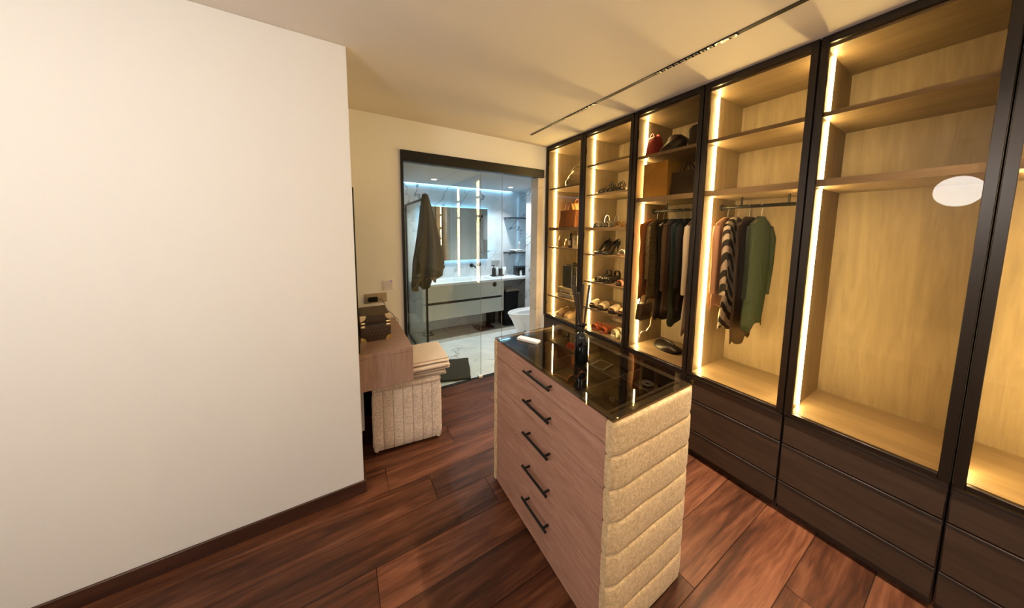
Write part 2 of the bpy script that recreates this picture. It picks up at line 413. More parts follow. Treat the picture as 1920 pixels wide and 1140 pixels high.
for c, d in ((0, .58), (.58, 1.16), (1.16, 1.74), (1.74, BZ)):
    obj('slab', bx(BXR, BXR+.008, YB+.13, 4.008, c+.001, d-.001, .0008, 1), 'marble_wall', wr)
struct(obj('wall_bathroom_niche', bx(2.9, 3.0, YB+.12, BY+.1, 0, BZ+.05), 'marble_wall'))
struct(obj('wall_bathroom_left', bx(BX0-.1, BX0, YB+.12, BY+.1, 0, BZ+.05), 'marble_wall'))

# ================================================================== LIGHTS OF THE PLACE AND ADDED FILL GLOBES
def led_bar(name, b, mat, label, cat='light'):
    return tag(obj(name, b, mat), label, cat)
led_bar('cove_light', bx(BX0+.02, 2.57, BY-.022, BY-.012, BZ+.004, BZ+.012), 'led_cove', 'thin cool white light line between bathroom ceiling and back wall')
led_bar('niche_light', bx(2.888, 2.896, 4.16, 4.17, .86, 2.2), 'led_cove', 'vertical cool light strip inside the bathroom shelf niche')
for i, (x, y) in enumerate(((1.09, 3.95), (2.28, 3.98))):
    t = thing('downlight', ['round recessed downlight in bathroom ceiling above the hanging towel', 'round recessed downlight in bathroom ceiling near the shelf niche'][i], 'light', (x, y, BZ), 0, 'bathroom downlights')
    bm = BM(); loft(bm, [ring(0, 0, -.0005, .047, .047), ring(0, 0, -.006, .045, .045), ring(0, 0, -.006, .034, .034), ring(0, 0, -.002, .032, .032)], cap=False); obj('rim', bm, 'white_plastic', t)
    obj('lens', lathe(BM(), [(.032, -.003), (.030, -.0035)]), 'lamp_bath', t)
    area_light('downlight_beam', (x, y, BZ-.012), .05, .05, DOWN_W, (.86, .95, 1.0), spread=2.0)
# added fill globes, unseen behind the camera, to brighten walls, ceiling and island
for i, (x, y, p_, col) in enumerate(((-1.25, .25, 'fill_globe_a', 0), (.2, -1.0, 'fill_globe_b', 0))):
    t = thing('fill_globe', ['added unseen fill light globe beside the far left wall', 'added unseen fill light globe near the wall behind the island'][i], 'light', (x, y, ZC), 0, 'added fill globes')
    obj('canopy', lathe(BM(), [(.0001, -.0005), (.05, -.0005), (.05, -.02), (.0001, -.022)], 24), 'black_metal', t)
    obj('cord', tube(BM(), [(0, 0, -.02), (0, 0, -.36)], .003, 6), 'rubber', t)
    obj('globe', lathe(BM(), [(.15*math.sin(PI*k/16)+.0001, -.50-.15*math.cos(PI*k/16)) for k in range(17)], 32), p_, t)

# linear track in the ceiling
t = thing('linear_track_light', 'narrow black recessed track with grid spot modules in ceiling', 'light', (1.642, 0, ZC))
obj('channel', bx(-.014, .014, -1.3, 2.474, -.003, -.0003, .0006, 1), 'black_matte', t)
for y0, y1 in ((1.624, 1.967), (.72, 1.137), (-.15, .22)):
    md = obj('spot_module', bx(-.012, .012, y0, y1, -.006, -.003, .0006, 1), 'black_gloss', t)
    n = int((y1-y0)/.034); bm = BM()
    for i in range(n):
        yy = y0 + (i+.5)*(y1-y0)/n
        loft(bm, [ring(0, yy, -.0062, .0105, .0135, 12, 4), ring(0, yy, -.0072, .0095, .0125, 12, 4), ring(0, yy, -.0062, .005, .006, 12)], cap=False)
    r = obj('reflector_grid', bm, 'pale_silver', md)
    area_light('track_spot_beam', (1.642, (y0+y1)/2, ZC-.009), .014, y1-y0, TRACK_W, (1.0, .84, .62), spread=1.5)
# ================================================================== GLASS SLIDING PANELS
def glass_panel(x0, x1, y, label, bracket=False):
    t = thing('sliding_glass_panel', label, 'glass door', ((x0+x1)/2, y, .004), 0, 'frameless sliding glass panels')
    h = (x1-x0)/2
    obj('pane', bx(-h, h, -.004, .004, .004, 2.144), 'clear_glass', t, False)
    bm = BM(); box(bm, h, h+.0015, -.004, .004, .004, 2.144); obj('polished_edge', bm, 'panel_grey', t, False)
    if bracket:
        obj('floor_guide', bx(h-.03, h+.012, -.02, .02, 0, .022, .003, 2), 'white_plastic', t)
    return t
glass_panel(.490, 1.222, YB+.008, 'front clear glass panel beside the black jamb with floor guide', True)
glass_panel(.719, 1.486, YB+.045, 'rear clear glass panel sliding behind the front one')

# ================================================================== WARDROBE UNITS
def wardrobe(y0, y1, shelves, label, near=True, far=True):
    wdt = y1-y0
    t = thing('wardrobe_unit', label, 'wardrobe', (XW, y0, 0), 0, 'glass fronted wardrobe units')
    D0, D1 = .032, .50
    obj('plinth', bx(.05, D1, 0.001, wdt-.001, .0, .05), 'wardrobe_drawer', t)
    for a, b_ in ((.052, .192), (.198, .410), (.416, .566)):
        d = obj('drawer', bx(.012, .045, .004, wdt-.004, a, b_, .002, 1), 'wardrobe_drawer', t)
        obj('drawer_groove', bx(.0105, .0125, .004, wdt-.004, b_-.012, b_-.004), 'black_matte', d)
    obj('base_carcass', bx(.047, D1, .001, wdt-.001, .05, .572), 'wardrobe_drawer', t)
    obj('side_panel', bx(D0, D1, .0005, .018, .573, 2.48), 'wardrobe_inside', t)
    obj('side_panel', bx(D0, D1, wdt-.018, wdt-.0005, .573, 2.48), 'wardrobe_inside', t)
    obj('back_panel', bx(D1-.012, D1, .018, wdt-.018, .573, 2.48), 'wardrobe_inside', t)
    obj('top_panel', bx(D0, D1-.012, .018, wdt-.018, 2.452, 2.48), 'wardrobe_shelf', t)
    obj('bottom_panel', bx(D0, D1-.012, .018, wdt-.018, .573, .597), 'wardrobe_shelf', t)
    for z, th in shelves:
        s = obj('shelf', bx(D0+.02, D1-.012, .018, wdt-.018, z-th, z, .001, 1), 'wardrobe_shelf', t)
        obj('shelf_edge', bx(D0+.017, D0+.02, .018, wdt-.018, z-th, z), 'wardrobe_shelf', s)
    cuts = [.597] + sorted([v for z, th in shelves for v in (z-th, z)]) + [2.452]
    for yy, s in ((.018, 1), (wdt-.018, -1))[(0 if near else 1):(2 if far else 1)]:
        for a, b_ in zip(cuts[0::2], cuts[1::2]):
            ya, yb_ = sorted((yy, yy+s*.007))
            obj('led_strip', bx(.134, .142, ya, yb_, a+.004, b_-.004), 'led_warm', t, False)
    # door: slim dark frame and bronze glass
    F = .030
    bm = BM()
    box(bm, 0, .022, .0015, F, .58, 2.492, .0015, 1); box(bm, 0, .022, wdt-F, wdt-.0015, .58, 2.492, .0015, 1)
    box(bm, 0, .022, F, wdt-F, .58, .60, .0015, 1); box(bm, 0, .022, F, wdt-F, 2.462, 2.492, .0015, 1)
    d = obj('door_frame', bm, 'bronze_frame', t)
    obj('door_glass', bx(.010, .015, F, wdt-F, .60, 2.462), 'bronze_glass', d, False)
    for z in (.7, 1.5, 2.3): obj('hinge', bx(.022, .031, wdt-.028, wdt-.004, z, z+.05, .002, 1), 'black_metal', d)
    # cornice filling the gap up to the ceiling
    obj('cornice', bx(.004, D1, .0015, wdt-.0015, 2.494, 2.4995), 'bronze_frame', t)
    return t
W1 = (2.142, 2.726); W2 = (1.573, 2.139); W3 = (1.052, 1.570); W4 = (.528, 1.049); W5 = (.016, .525); W6 = (-.50, .013)
wardrobe(*W1, [(2.04, .018), (1.60, .03), (1.38, .016), (.82, .018)], 'narrow wardrobe unit next to the glass bathroom front, holding bags and perfumes')
wardrobe(*W2, [(2.192, .018), (1.915, .018), (1.60, .03), (1.345, .016), (1.077, .018), (.812, .018)], 'wardrobe unit with seven levels of shoes')
wardrobe(*W3, [(2.158, .022), (1.832, .036)], 'wardrobe unit with handbags above a rail of dark clothes', False)
wardrobe(*W4, [(2.158, .022), (1.832, .036)], 'wardrobe unit with pink and striped garments on its rail')
wardrobe(*W5, [(2.158, .022), (1.832, .036)], 'empty wardrobe unit beside the pink and striped garments', False)
wardrobe(*W6, [(2.158, .022), (1.832, .036)], 'empty wardrobe unit at the end of the row', True, True)

# ================================================================== ISLAND
IX0, IX1, IY0, IY1, IT = .773, 1.264, .632, 1.507, .924
t = thing('dresser_island', 'taupe wood drawer island with padded velvet ends and smoked glass top', 'dresser', (IX0, IY0, 0))
LX, LY = IX1-IX0, IY1-IY0
UP = .045                                      # thickness of the padded ends
bm = BM(); box(bm, .022, LX-.002, UP+.002, LY-UP+.018, .03, .80)
obj('carcass', bm, 'black_matte', t, False)
obj('back_panel', bx(LX-.002, LX+.004, UP-.018, LY-.012, .012, .9085, .001, 1), 'taupe_wood', t)
obj('plinth', bx(.05, LX-.03, .07, LY-.05, 0, .03), 'black_matte', t)
# walls of the display tray
for nm, a in (('tray_wall', (.022, .034, UP, LY-UP+.018, .80, .905)), ('tray_wall', (LX-.014, LX-.002, UP, LY-UP+.018, .80, .905)), ('tray_wall', (.034, LX-.014, UP, UP+.012, .80, .905)), ('tray_wall', (.034, LX-.014, LY-UP+.006, LY-UP+.018, .80, .905))):
    obj(nm, bx(*a), 'divider', t)
obj('tray_lining', bx(.034, LX-.014, UP+.012, LY-UP+.006, .80, .846), 'tray_velvet', t)
for yy in (.215, .50, .70): obj('tray_divider', bx(.034, LX-.014, yy, yy+.005, .846, .897), 'divider', t)
for xx, y0, y1 in ((.30, UP+.012, .215), (.265, .22, .50), (.30, .505, .70)): obj('tray_divider', bx(xx, xx+.005, y0, y1, .846, .895), 'divider', t)
# five drawer fronts with bar handles
for a, b_, hz in ((.8095, .9085, .874), (.6335, .8055, .724), (.4585, .6295, .553), (.2745, .4545, .374), (.012, .2705, .198)):
    d = obj('drawer', bx(0, .021, UP-.018, LY-.012, a, b_, .0012, 1), 'taupe_wood', t)
    h = BM(); y0, y1 = .318, .522
    tube(h, [(-.032, y0, hz), (-.032, y1, hz)], .0062, 10)
    for yy in (y0+.022, y1-.022): tube(h, [(0.0, yy, hz), (-.032, yy, hz)], .0055, 10)
    hd = obj('handle', h, 'black_metal', d); hd['label'] = 'matt black bar handle'
# padded ends: horizontal channels
N = 7; hh = .9085/N
for k in range(N):
    z0 = .012 + k*(.9085-.012)/N; z1 = .012 + (k+1)*(.9085-.012)/N
    rings = []
    for i in range(13):
        a = i/12; xx = -.004 + (LX+.012)*a
        e = min(1, min(a, 1-a)/.06); e = math.sqrt(max(0, 1-(1-e)**2))
        r = []
        for j in range(20):
            th = 2*PI*j/20; c, s = math.cos(th), math.sin(th); p = 5.5
            yy = math.copysign(abs(c)**(2/p), c); zz = math.copysign(abs(s)**(2/p), s)
            wob = .003*noise.noise(Vector((xx*7, z0*9, 1.3)))
            r.append(Vector((xx, UP/2-.012 + yy*(UP/2+.008)*(.45+.55*e) + (wob if yy < 0 else 0), (z0+z1)/2 + zz*(z1-z0)/2*(.97+.04*e))))
        rings.append(r)
    obj('channel', loft(BM(), rings), 'velvet', t)
    r2 = [[Vector((v.x, LY-v.y+.012, v.z)) for v in r] for r in rings]
    obj('channel', loft(BM(), r2), 'velvet', t)
g = obj('glass_top', bx(-.006, LX+.022, -.008, LY+.004, .910, .924, .0015, 1), 'smoked_top', t, False)
bm = BM()
box(bm, 0.004, LX+.002, UP*0+.004, .03, .9088, .9098); box(bm, 0.004, LX+.002, LY-.03, LY-.004, .9088, .9098)
box(bm, 0.004, .03, .03, LY-.03, .9088, .9098); box(bm, LX-.03, LX+.002, .03, LY-.03, .9088, .9098)
obj('top_frame', bm, 'divider', t)
ISL = (IX0, IY0)
# things lying in the display tray
def at(x, y, z): return (IX0+x, IY0+y, z)
TZ = .8462
q = thing('glasses_case', 'small red folding case inside the island display tray', 'case', at(.375, .615, TZ), .4)
prism(bm := BM(), [(-.035, 0), (.035, 0), (.028, .035), (0, .058), (-.028, .035)], -.07, .0, lambda x, y, z: (x, z+.035, y)); obj('body', bm, 'red_case', q)
obj('clasp', bx(-.006, .006, -.038, -.035, .012, .024, .001, 1), 'gold', q)
q = thing('sunglasses', 'copper framed sunglasses in the island display tray', 'sunglasses', at(.150, .34, TZ+.002), 0)
bm = BM()
for s in (-1, 1):
    tube(bm, [(s*.033+.026*math.cos(a*PI/8), 0, .024+.022*math.sin(a*PI/8)) for a in range(17)], .0035, 6)
    tube(bm, [(s*.062, 0, .034), (s*.064, .06, .030), (s*.062, .11, .012)], .003, 6)
tube(bm, [(-.008, 0, .03), (0, -.002, .034), (.008, 0, .03)], .003, 6)
obj('frame', bm, 'copper', q)
for s in (-1, 1): obj('lens', bx(s*.033-.022, s*.033+.022, -.001, .001, .004, .042, .0005, 1), 'black_gloss', q)
q = thing('wallet', 'flat grey wallet with pale frame in the island tray', 'wallet', at(.37, .39, TZ), .15)
obj('body', bx(-.05, .05, -.04, .04, 0, .018, .003, 2), 'bag_brown', q); bm = BM()
for a in ((-.05, .05, -.04, -.034), (-.05, .05, .034, .04), (-.05, -.044, -.034, .034), (.044, .05, -.034, .034)): box(bm, *a, .018, .02)
obj('trim', bm, 'pale_silver', q)
q = thing('belt', 'coiled dark belt with round openwork buckle in the island tray', 'belt', at(.39, .136, TZ))
bm = BM(); tube(bm, [((.05-.004*i/6)*math.cos(i*PI/8), (.05-.004*i/6)*math.sin(i*PI/8), .018) for i in range(40)], .006, 6); obj('strap', bm, 'brown_leather', q)
bm = BM()
for k in range(10):
    a = k*PI/5; tube(bm, [(.024*math.cos(a), .024*math.sin(a), .03), (.024*math.cos(a+PI/5), .024*math.sin(a+PI/5), .03)], .0022, 6)
    tube(bm, [(.024*math.cos(a), .024*math.sin(a), .03), (.012*math.cos(a+.5), .012*math.sin(a+.5), .03)], .0015, 6)
tube(bm, [(.012*math.cos(k*PI/6), .012*math.sin(k*PI/6), .03) for k in range(13)], .0016, 6)
obj('buckle', bm, 'pale_silver', q)
q = thing('watch_box', 'black hinged watch box with pale clasp in the island tray', 'box', at(.20, .136, TZ), .1)
obj('body', bx(-.05, .05, -.045, .045, 0, .03, .004, 2), 'bag_brown', q); obj('lid', bx(-.05, .05, -.045, .045, .031, .045, .004, 2), 'black_gloss', q); obj('clasp', bx(-.053, -.05, -.012, .012, .022, .038, .001, 1), 'pale_silver', q)
# on the island top
GT = .9242
q = thing('remote_control', 'small white remote control lying on the smoked glass top', 'remote', (.905, 1.357, GT), math.radians(-64))
obj('body', bx(-.068, .068, -.022, .022, 0, .016, .004, 3), 'remote_white', q); obj('ribs', bx(-.060, .045, -.017, .017, .016, .0166, .0003, 1), 'white_plastic', q)
VX, VY = .978, 1.003
q = thing('vase', 'black glass bottle vase with narrow neck on the island', 'vase', (VX, VY, GT))
prof = [(.001, .001), (.029, .001), (.032, .008), (.032, .112), (.031, .128), (.026, .140), (.015, .149), (.0135, .155), (.0135, .180), (.022, .188), (.0225, .190), (.020, .189), (.0115, .181), (.0115, .02), (.001, .018)]
obj('body', lathe(BM(), prof, 32, cap=False), 'vase_glass', q)
for k, (dx, dy, h) in enumerate(((-.055, .02, .36), (-.03, .035, .40), (-.012, -.015, .37), (.02, .02, .34), (.035, -.005, .36), (-.045, -.01, .33))):
    s = tag(obj('reed', tube(BM(), [(0, 0, 0), (dx*.25, dy*.25, .16), (dx, dy, h)], [.0028, .0042, .0062], 6), 'reed'), 'dark dried reed standing in the black bottle vase', 'reed', 'reeds in the vase')
    s.location = (VX + (.004*math.cos(k)), VY + .004*math.sin(k), GT+.021)

# ================================================================== VANITY CONSOLE, MIRROR, BOX
CX0, CX1, CY0, CY1, CT, CB = .032, .384, 1.963, YB-.002, .784, .548
t = thing('floating_console', 'wall hung taupe wood dressing console in the alcove', 'console', (CX0, CY0, CB))
w_, d_, h_ = CX1-CX0, CY1-CY0, CT-CB
obj('top', bx(0, w_, 0, d_, h_-.028, h_, .0015, 1), 'taupe_console', t)
obj('end_panel', bx(0, w_, 0, .018, 0, h_-.0285, .001, 1), 'taupe_console', t)
obj('end_panel', bx(0, w_, d_-.018, d_, 0, h_-.0285, .001, 1), 'taupe_console', t)
obj('bottom', bx(0, w_-.02, .018, d_-.018, 0, .018), 'taupe_console', t)
for y0, y1 in ((.019, d_/2-.001), (d_/2+.001, d_-.019)):
    dr = obj('drawer', bx(w_-.019, w_, y0, y1, .003, h_-.032, .001, 1), 'taupe_console', t)
obj('support_rail', bx(.036, .052, .03, .045, -.27, -.0005, .001, 1), 'panel_grey', t)
q = thing('wall_mirror', 'tall wall mirror in a black frame seen edge on above console', 'mirror', (CX0, 2.0, CT))
bm = BM(); L = .62
box(bm, 0, .044, 0, .02, .002, 1.02, .002, 1); box(bm, 0, .044, L-.02, L, .002, 1.02, .002, 1); box(bm, 0, .044, .02, L-.02, .002, .022, .002, 1); box(bm, 0, .044, .02, L-.02, 1.0, 1.02, .002, 1)
obj('frame', bm, 'black_metal', q); obj('glass', bx(.01, .03, .02, L-.02, .022, 1.0), 'mirror', q, False); obj('backing', bx(.0, .01, .02, L-.02, .022, 1.0), 'black_matte', q)
# monogram trunk box
bxw, bxd, bxh = .188, .285, .178
q = thing('trunk_box', 'brown monogram canvas trunk box with gold corners on console', 'box', (.092, 2.195, CT))
obj('body', bx(0, bxw, 0, bxd, 0, .118, .004, 2), 'monogram_canvas', q)
lid = obj('lid', bx(0, bxw, 0, bxd, .122, bxh, .005, 2), 'monogram_canvas', q)
obj('lid_cover', bx(.006, bxw-.006, .006, bxd-.006, bxh-.001, bxh+.003, .002, 1), 'lid_brown', lid)
obj('seam', bx(.003, bxw-.003, .003, bxd-.003, .117, .123), 'black_matte', q)
bm = BM(); box(bm, -.001, .016, -.0015, .002, .005, .114, .0006, 1); box(bm, bxw-.016, bxw+.001, -.0015, .002, .005, .114, .0006, 1); box(bm, .0, bxw, -.0015, .002, .0, .012, .0006, 1)
obj('leather_edge', bm, 'brown_leather', q)
def corner(sx, top):
    pts = [(0, 0)] + [(.034*math.cos(a), .034*math.sin(a)) for a in [PI/2*i/6 for i in range(7)]]
    bm = BM(); f = lambda x, y, z: ((x if sx < 0 else bxw-x), z, (bxh-y+.001 if top else y))
    prism(bm, pts, -.0035, .001, f)
    if top: prism(bm, pts, -.001, .003, lambda x, y, z: ((x if sx < 0 else bxw-x), y*.5-.002, bxh+z+.001))
    prism(bm, pts, -.0025, .001, lambda x, y, z: ((z if sx < 0 else bxw-z), y*.6, (bxh-x if top else x)))
    lathe(bm, [(.0001, 0), (.003, 0), (.002, .0015), (.0001, .002)], 10)
    for v in bm.verts[-40:]:
        c = v.co; v.co = Vector(((.013 if sx < 0 else bxw-.013)+c.x, -.0035-c.z, (bxh-.014 if top else .014)+c.y))
    bmesh.ops.recalc_face_normals(bm, faces=bm.faces)
    return bm
for sx in (-1, 1):
    for tp in (0, 1):
        c_ = obj('corner_cap', corner(sx, tp), 'gold' if not tp else 'brass_pale', q)
    for z0, z1 in ((.124, .137), (.100, .114)):
        x0, x1 = (0, .028) if sx < 0 else (bxw-.028, bxw)
        obj('hinge_plate', bx(x0-.0005, x1+.0005, -.004, .001, z0, z1, .0035, 2), 'brass_pale', q)
# printed monogram pattern: four-petal flowers and letters
bm = BM(); kx = 0
def petal(bm, cx, cz, r, rot=0):
    for i in range(4):
        a = rot + i*PI/2; c, s = math.cos(a), math.sin(a)
        pts = [(0, 0), (r*.55, r*.28), (r, 0), (r*.55, -r*.28)]
        vs = [bm.verts.new((cx+x*c-z*s, -.0006, cz+x*s+z*c)) for x, z in pts]; bm.faces.new(vs)
for row in range(4):
    for col in range(6):
        cx = .03 + col*.026 + (.013 if row % 2 else 0); cz = .022 + row*.025
        if cx > bxw-.025 or cz > .112: continue
        petal(bm, cx, cz, .0075, PI/4 if (row+col) % 2 else 0)
for col in range(5): petal(bm, .045+col*.026, .15, .007, PI/4 if col % 2 else 0)
obj('monogram_flowers', bm, 'print_tan', q, False)
bm = BM()
for cx, cz in ((.069, .047), (.121, .072), (.095, .1), (.043, .085), (.147, .035)):
    for s, dx, dz in (('L', -.0025, .0015), ('V', .0028, -.001)):
        b2 = text_bm(s, .013, lambda x, y: (cx+dx+x, -.0007, cz+dz+y)); me = bpy.data.meshes.new('t'); b2.to_mesh(me); b2.free(); bm.from_mesh(me); bpy.data.meshes.remove(me)
obj('monogram_letters', bm, 'print_tan', q, False)
# switch and socket on the back wall
q = thing('wall_switch', 'white square thermostat switch with violet light on cream wall', 'switch', (.337, YB, 1.08))
obj('plate', bx(-.043, .043, -.009, -.0005, -.048, .048, .003, 2), 'white_plastic', q); obj('panel', bx(-.036, .036, -.011, -.009, -.038, .038, .001, 1), 'switch_panel', q)
obj('indicator', bx(.016, .032, -.0118, -.011, .022, .036, .0003, 1), 'blue_led', q); obj('button', bx(-.03, -.008, -.0118, -.011, -.034, -.028, .0003, 1), 'white_plastic', q)
q = thing('socket_plate', 'brown double socket plate on cream wall above the trunk box', 'socket', (.236, YB, .972))
obj('plate', bx(-.088, .088, -.008, -.0005, -.042, .042, .002, 1), 'socket_plate', q)
obj('socket', bx(-.08, -.004, -.0095, -.008, -.036, .036, .001, 1), 'socket_plate', q); obj('socket', bx(.004, .08, -.0095, -.008, -.036, .036, .001, 1), 'socket_plate', q)
q = thing('power_adapter', 'black plug adapter with thin cable in the brown socket', 'adapter', (.205, YB-.0096, .97))
obj('body', bx(-.028, .045, -.045, 0, -.02, .016, .005, 2), 'rubber', q)
pts = [(.045, -.022, 0), (.075, -.02, -.005), (.098, -.022, -.05), (.108, -.03, -.10), (.15, -.04, -.135), (.168, -.045, -.165), (.182, -.05, -.176), (.194, -.06, -.19), (.198, -.08, -.25)]
obj('cable', tube(BM(), [Vector(a).lerp(Vector(b_), i/4) for a, b_ in zip(pts[:-1], pts[1:]) for i in range(4)] + [Vector(pts[-1])], .0022, 6), 'rubber', q)

q = thing('storage_bin', 'black fabric storage bin standing under the console behind the pouf', 'bin', (.17, 2.655, 0))
obj('body', bx(-.115, .20, -.045, .055, 0, .26, .012, 3, taper=(1.0, 1.0)), 'basket_black', q); obj('rim', bx(-.118, .203, -.048, .058, .245, .265, .006, 2), 'black_matte', q)
obj('handle', tube(BM(), [(-.03, -.046, .20), (-.02, -.058, .17), (.06, -.058, .17), (.07, -.046, .20)], .006, 8), 'black_matte', q)

# ================================================================== OTTOMAN WITH TOWELS
SX, SY, SH, SR = .455, .46, .495, math.radians(-7)
q = thing('ottoman', 'square padded velvet pouf with vertical channels under the console', 'ottoman', (.157+.235, 2.065+.235, 0), SR)
obj('core', bx(-SX/2+.03, SX/2-.03, -SY/2+.03, SY/2-.03, .012, SH-.025), 'velvet_grey', q)
for sx in (-1, 1):
    for sy in (-1, 1): obj('foot', bx(sx*.16-.018, sx*.16+.018, sy*.16-.018, sy*.16+.018, 0, .012), 'black_matte', q)
def vchannel(wd, dp, z0, z1):
    rings = []
    for i in range(11):
        a = i/10; e = min(1, min(a, 1-a)/.09); e = math.sqrt(max(0, 1-(1-e)**2))
        zz = z0 + (z1-z0)*a; r = []
        for j in range(16):
            th = 2*PI*j/16; c, s = math.cos(th), math.sin(th); p = 6.0
            r.append(Vector((math.copysign(abs(c)**(2/p), c)*wd/2*(.98+.03*e), math.copysign(abs(s)**(2/p), s)*dp/2*(.35+.65*e) + .002*noise.noise(Vector((wd*9+zz*8, dp*7, zz*5))), zz)))
        rings.append(r)
    return loft(BM(), rings)
vm = None; NCH = 7
for side in range(4):
    for k in range(NCH):
        wd = SX/NCH
        u = -SX/2 + wd*(k+.5)
        if vm is None:
            c_ = obj('channel', vchannel(wd, .05, .02, .455), 'velvet_grey', q); vm = c_.data
        else:
            c_ = bpy.data.objects.new('channel', vm); C.objects.link(c_); c_.parent = q
        a = side*PI/2
        px, py = u, -SY/2+.022
        c_.location = (px*math.cos(a)-py*math.sin(a), px*math.sin(a)+py*math.cos(a), 0); c_.rotation_euler = (0, 0, a)
rim_ = BM(); box(rim_, -SX/2-.004, SX/2+.004, -SY/2-.004, SY/2+.004, .448, SH, .022, 4); obj('cushion_top', rim_, 'velvet_grey', q)

def folded(name, label, W, D, layers, th, mat, loc, rz, seed, cat='towel', seam=True, group=None, seg=14, amp=.006):
    """a towel folded back and forth: one ribbon, rounded folds at both ends"""
    path = []
    for i in range(layers):
        z = th*(i+.5); a, b_ = (-W/2, W/2) if i % 2 == 0 else (W/2, -W/2)
        for k in range(10): path.append((a+(b_-a)*k/9*.999, z))
        if i < layers-1:
            s = 1 if i % 2 == 0 else -1
            for k in range(1, 4):
                an = -PI/2 + PI*k/4; path.append((b_+s*math.cos(an)*th/2, z+th/2+math.sin(an)*th/2))
    n = len(path); bm = BM(); grid = []
    for j in range(seg+1):
        v = -D/2 + D*j/seg; rowv = []
        for i, (u, z) in enumerate(path):
            p = Vector((u, v, z)); nz = noise.noise(Vector((u*7+seed, v*7, z*30)))
            ez = max(0, abs(v)/(D/2)-.8)*.06
            p.x += amp*nz*1.2 + .008*noise.noise(Vector((seed, v*5, z*40))); p.y += amp*1.5*noise.noise(Vector((u*5, seed+3, z*60))); p.z += amp*.35*noise.noise(Vector((u*9, v*9, seed))) - (ez*th/.02*.25 if z > th else 0)
            p.z = max(p.z, th*.3)
            rowv.append(bm.verts.new(p))
        grid.append(rowv)
    for j in range(seg):
        for i in range(n-1): bm.faces.new((grid[j][i], grid[j][i+1], grid[j+1][i+1], grid[j+1][i]))
    q = thing(name, label, cat, loc, rz, group)
    o = obj('cloth', bm, mat, q); md = o.modifiers.new('s', 'SOLIDIFY'); md.thickness = th*.62; md.offset = 0
    s2 = o.modifiers.new('ss', 'SUBSURF'); s2.levels = 1; s2.render_levels = 1
    if seam:
        zt = th*layers + .002
        obj('hem_band', bx(-W/2+.03, -W/2+.034, -D/2+.01, D/2-.01, zt-.006, zt-.0005), 'towel_cream_seam', q)
    return q
TZ0 = SH
folded('folded_towel', 'crumpled cream towel at the bottom of the stack on the pouf', .33, .25, 3, .016, 'towel_cream', (.523, 2.225, TZ0), math.radians(84), 1.7, seam=False, amp=.016)
folded('folded_towel', 'neatly folded cream towel on top of the stack on the pouf', .40, .265, 4, .018, 'towel_cream', (.535, 2.225, TZ0+.049), math.radians(86), 8.3)

# bath mat folded on the bathroom floor
folded('bath_mat', 'dark olive folded bath mat on the marble bathroom floor', .50, .36, 2, .012, 'mat_dark', (1.02, 3.03, .001), math.radians(72), 4.4, cat='bath mat', seam=False, amp=.008)

# ================================================================== BATHROOM
# counter with basin, vanity cabinet
VF = 4.0
t = thing('vanity_countertop', 'white stone countertop with long shallow basin under the lit mirror', 'countertop', (.86, VF, .775))
cw, cdp = 2.59-.86-.002, BY-VF-.002
bx0, bx1, by0, by1 = .22, 1.14, .09, .36      # basin hole
bm = BM()
for a in ((0, bx0, 0, cdp), (bx1, cw, 0, cdp), (bx0, bx1, 0, by0), (bx0, bx1, by1, cdp)): box(bm, *a, 0, .03)
box(bm, cw, cw+.30, .012, cdp, 0, .03)
obj('slab', bm, 'counter_white', t, False)
bm = BM()
loft(bm, [[Vector((x, y, z)) for x, y in ((a0, b0), (a1, b0), (a1, b1), (a0, b1))] for a0, a1, b0, b1, z in ((bx0, bx1, by0, by1, .028), (bx0+.03, bx1-.03, by0+.03, by1-.03, -.05), (bx0+.3, bx1-.3, by0+.1, by1-.1, -.055))], cap=False)
bn = obj('basin', bm, 'counter_white', t, False)
obj('drain', lathe(BM(), [(.022, -.054), (.022, -.05), (.004, -.049)], 20, (bx0+bx1)/2, (by0+by1)/2), 'black_metal', bn)
t = thing('vanity_cabinet', 'wall hung pale vanity cabinet with two drawers split by black groove', 'cabinet', (.925, VF+.012, .29))
vw = 2.168-.925; vd = BY-VF-.016
obj('body', bx(0, vw, .018, vd, .0, .40, .002, 1), 'vanity_white', t)
obj('groove', bx(.0, vw-.02, .006, .018, .222, .252), 'black_metal', t)
for z0, z1 in ((0, .220), (.254, .482)):
    dr = obj('drawer', bx(0, vw, 0, .017, z0, z1, .002, 1), 'vanity_white', t)
    if z1 > .4:
        bm = BM(); lathe(bm, [(.0001, 0), (.036, 0), (.036, .004), (.030, .006), (.0001, .006)], 24)
        for v in bm.verts: v.co = Vector((1.10+v.co.x, -v.co.z, .435+v.co.y))
        bmesh.ops.recalc_face_normals(bm, faces=bm.faces); obj('round_handle', bm, 'bag_brown', dr)
obj('end_filler', bx(vw+.002, vw+.02, .0, vd, .0, .482, .001, 1), 'vanity_white', t)
# mirror with light behind it
t = thing('lit_mirror', 'wide frameless mirror with cool light glowing behind its edges', 'mirror', (1.0, BY, 1.085))
mw, mh = 1.10, .83
obj('glass', bx(0, mw, -.045, -.040, 0, mh, .001, 1), 'mirror', t, False)
obj('backplate', bx(.05, mw-.05, -.0395, -.022, .05, mh-.05), 'panel_grey', t)
bm = BM(); e = .035
box(bm, e, mw-e, -.036, -.026, e, e+.012); box(bm, e, mw-e, -.036, -.026, mh-e-.012, mh-e); box(bm, e, e+.012, -.036, -.026, e, mh-e); box(bm, mw-e-.012, mw-e, -.036, -.026, e, mh-e)
obj('edge_light', bm, 'led_mirror', t, False)
for xx, zz in ((.2, .2), (.9, .2), (.2, .6), (.9, .6)): obj('wall_bracket', bx(xx-.02, xx+.02, -.022, -.0005, zz-.02, zz+.02), 'panel_grey', t)
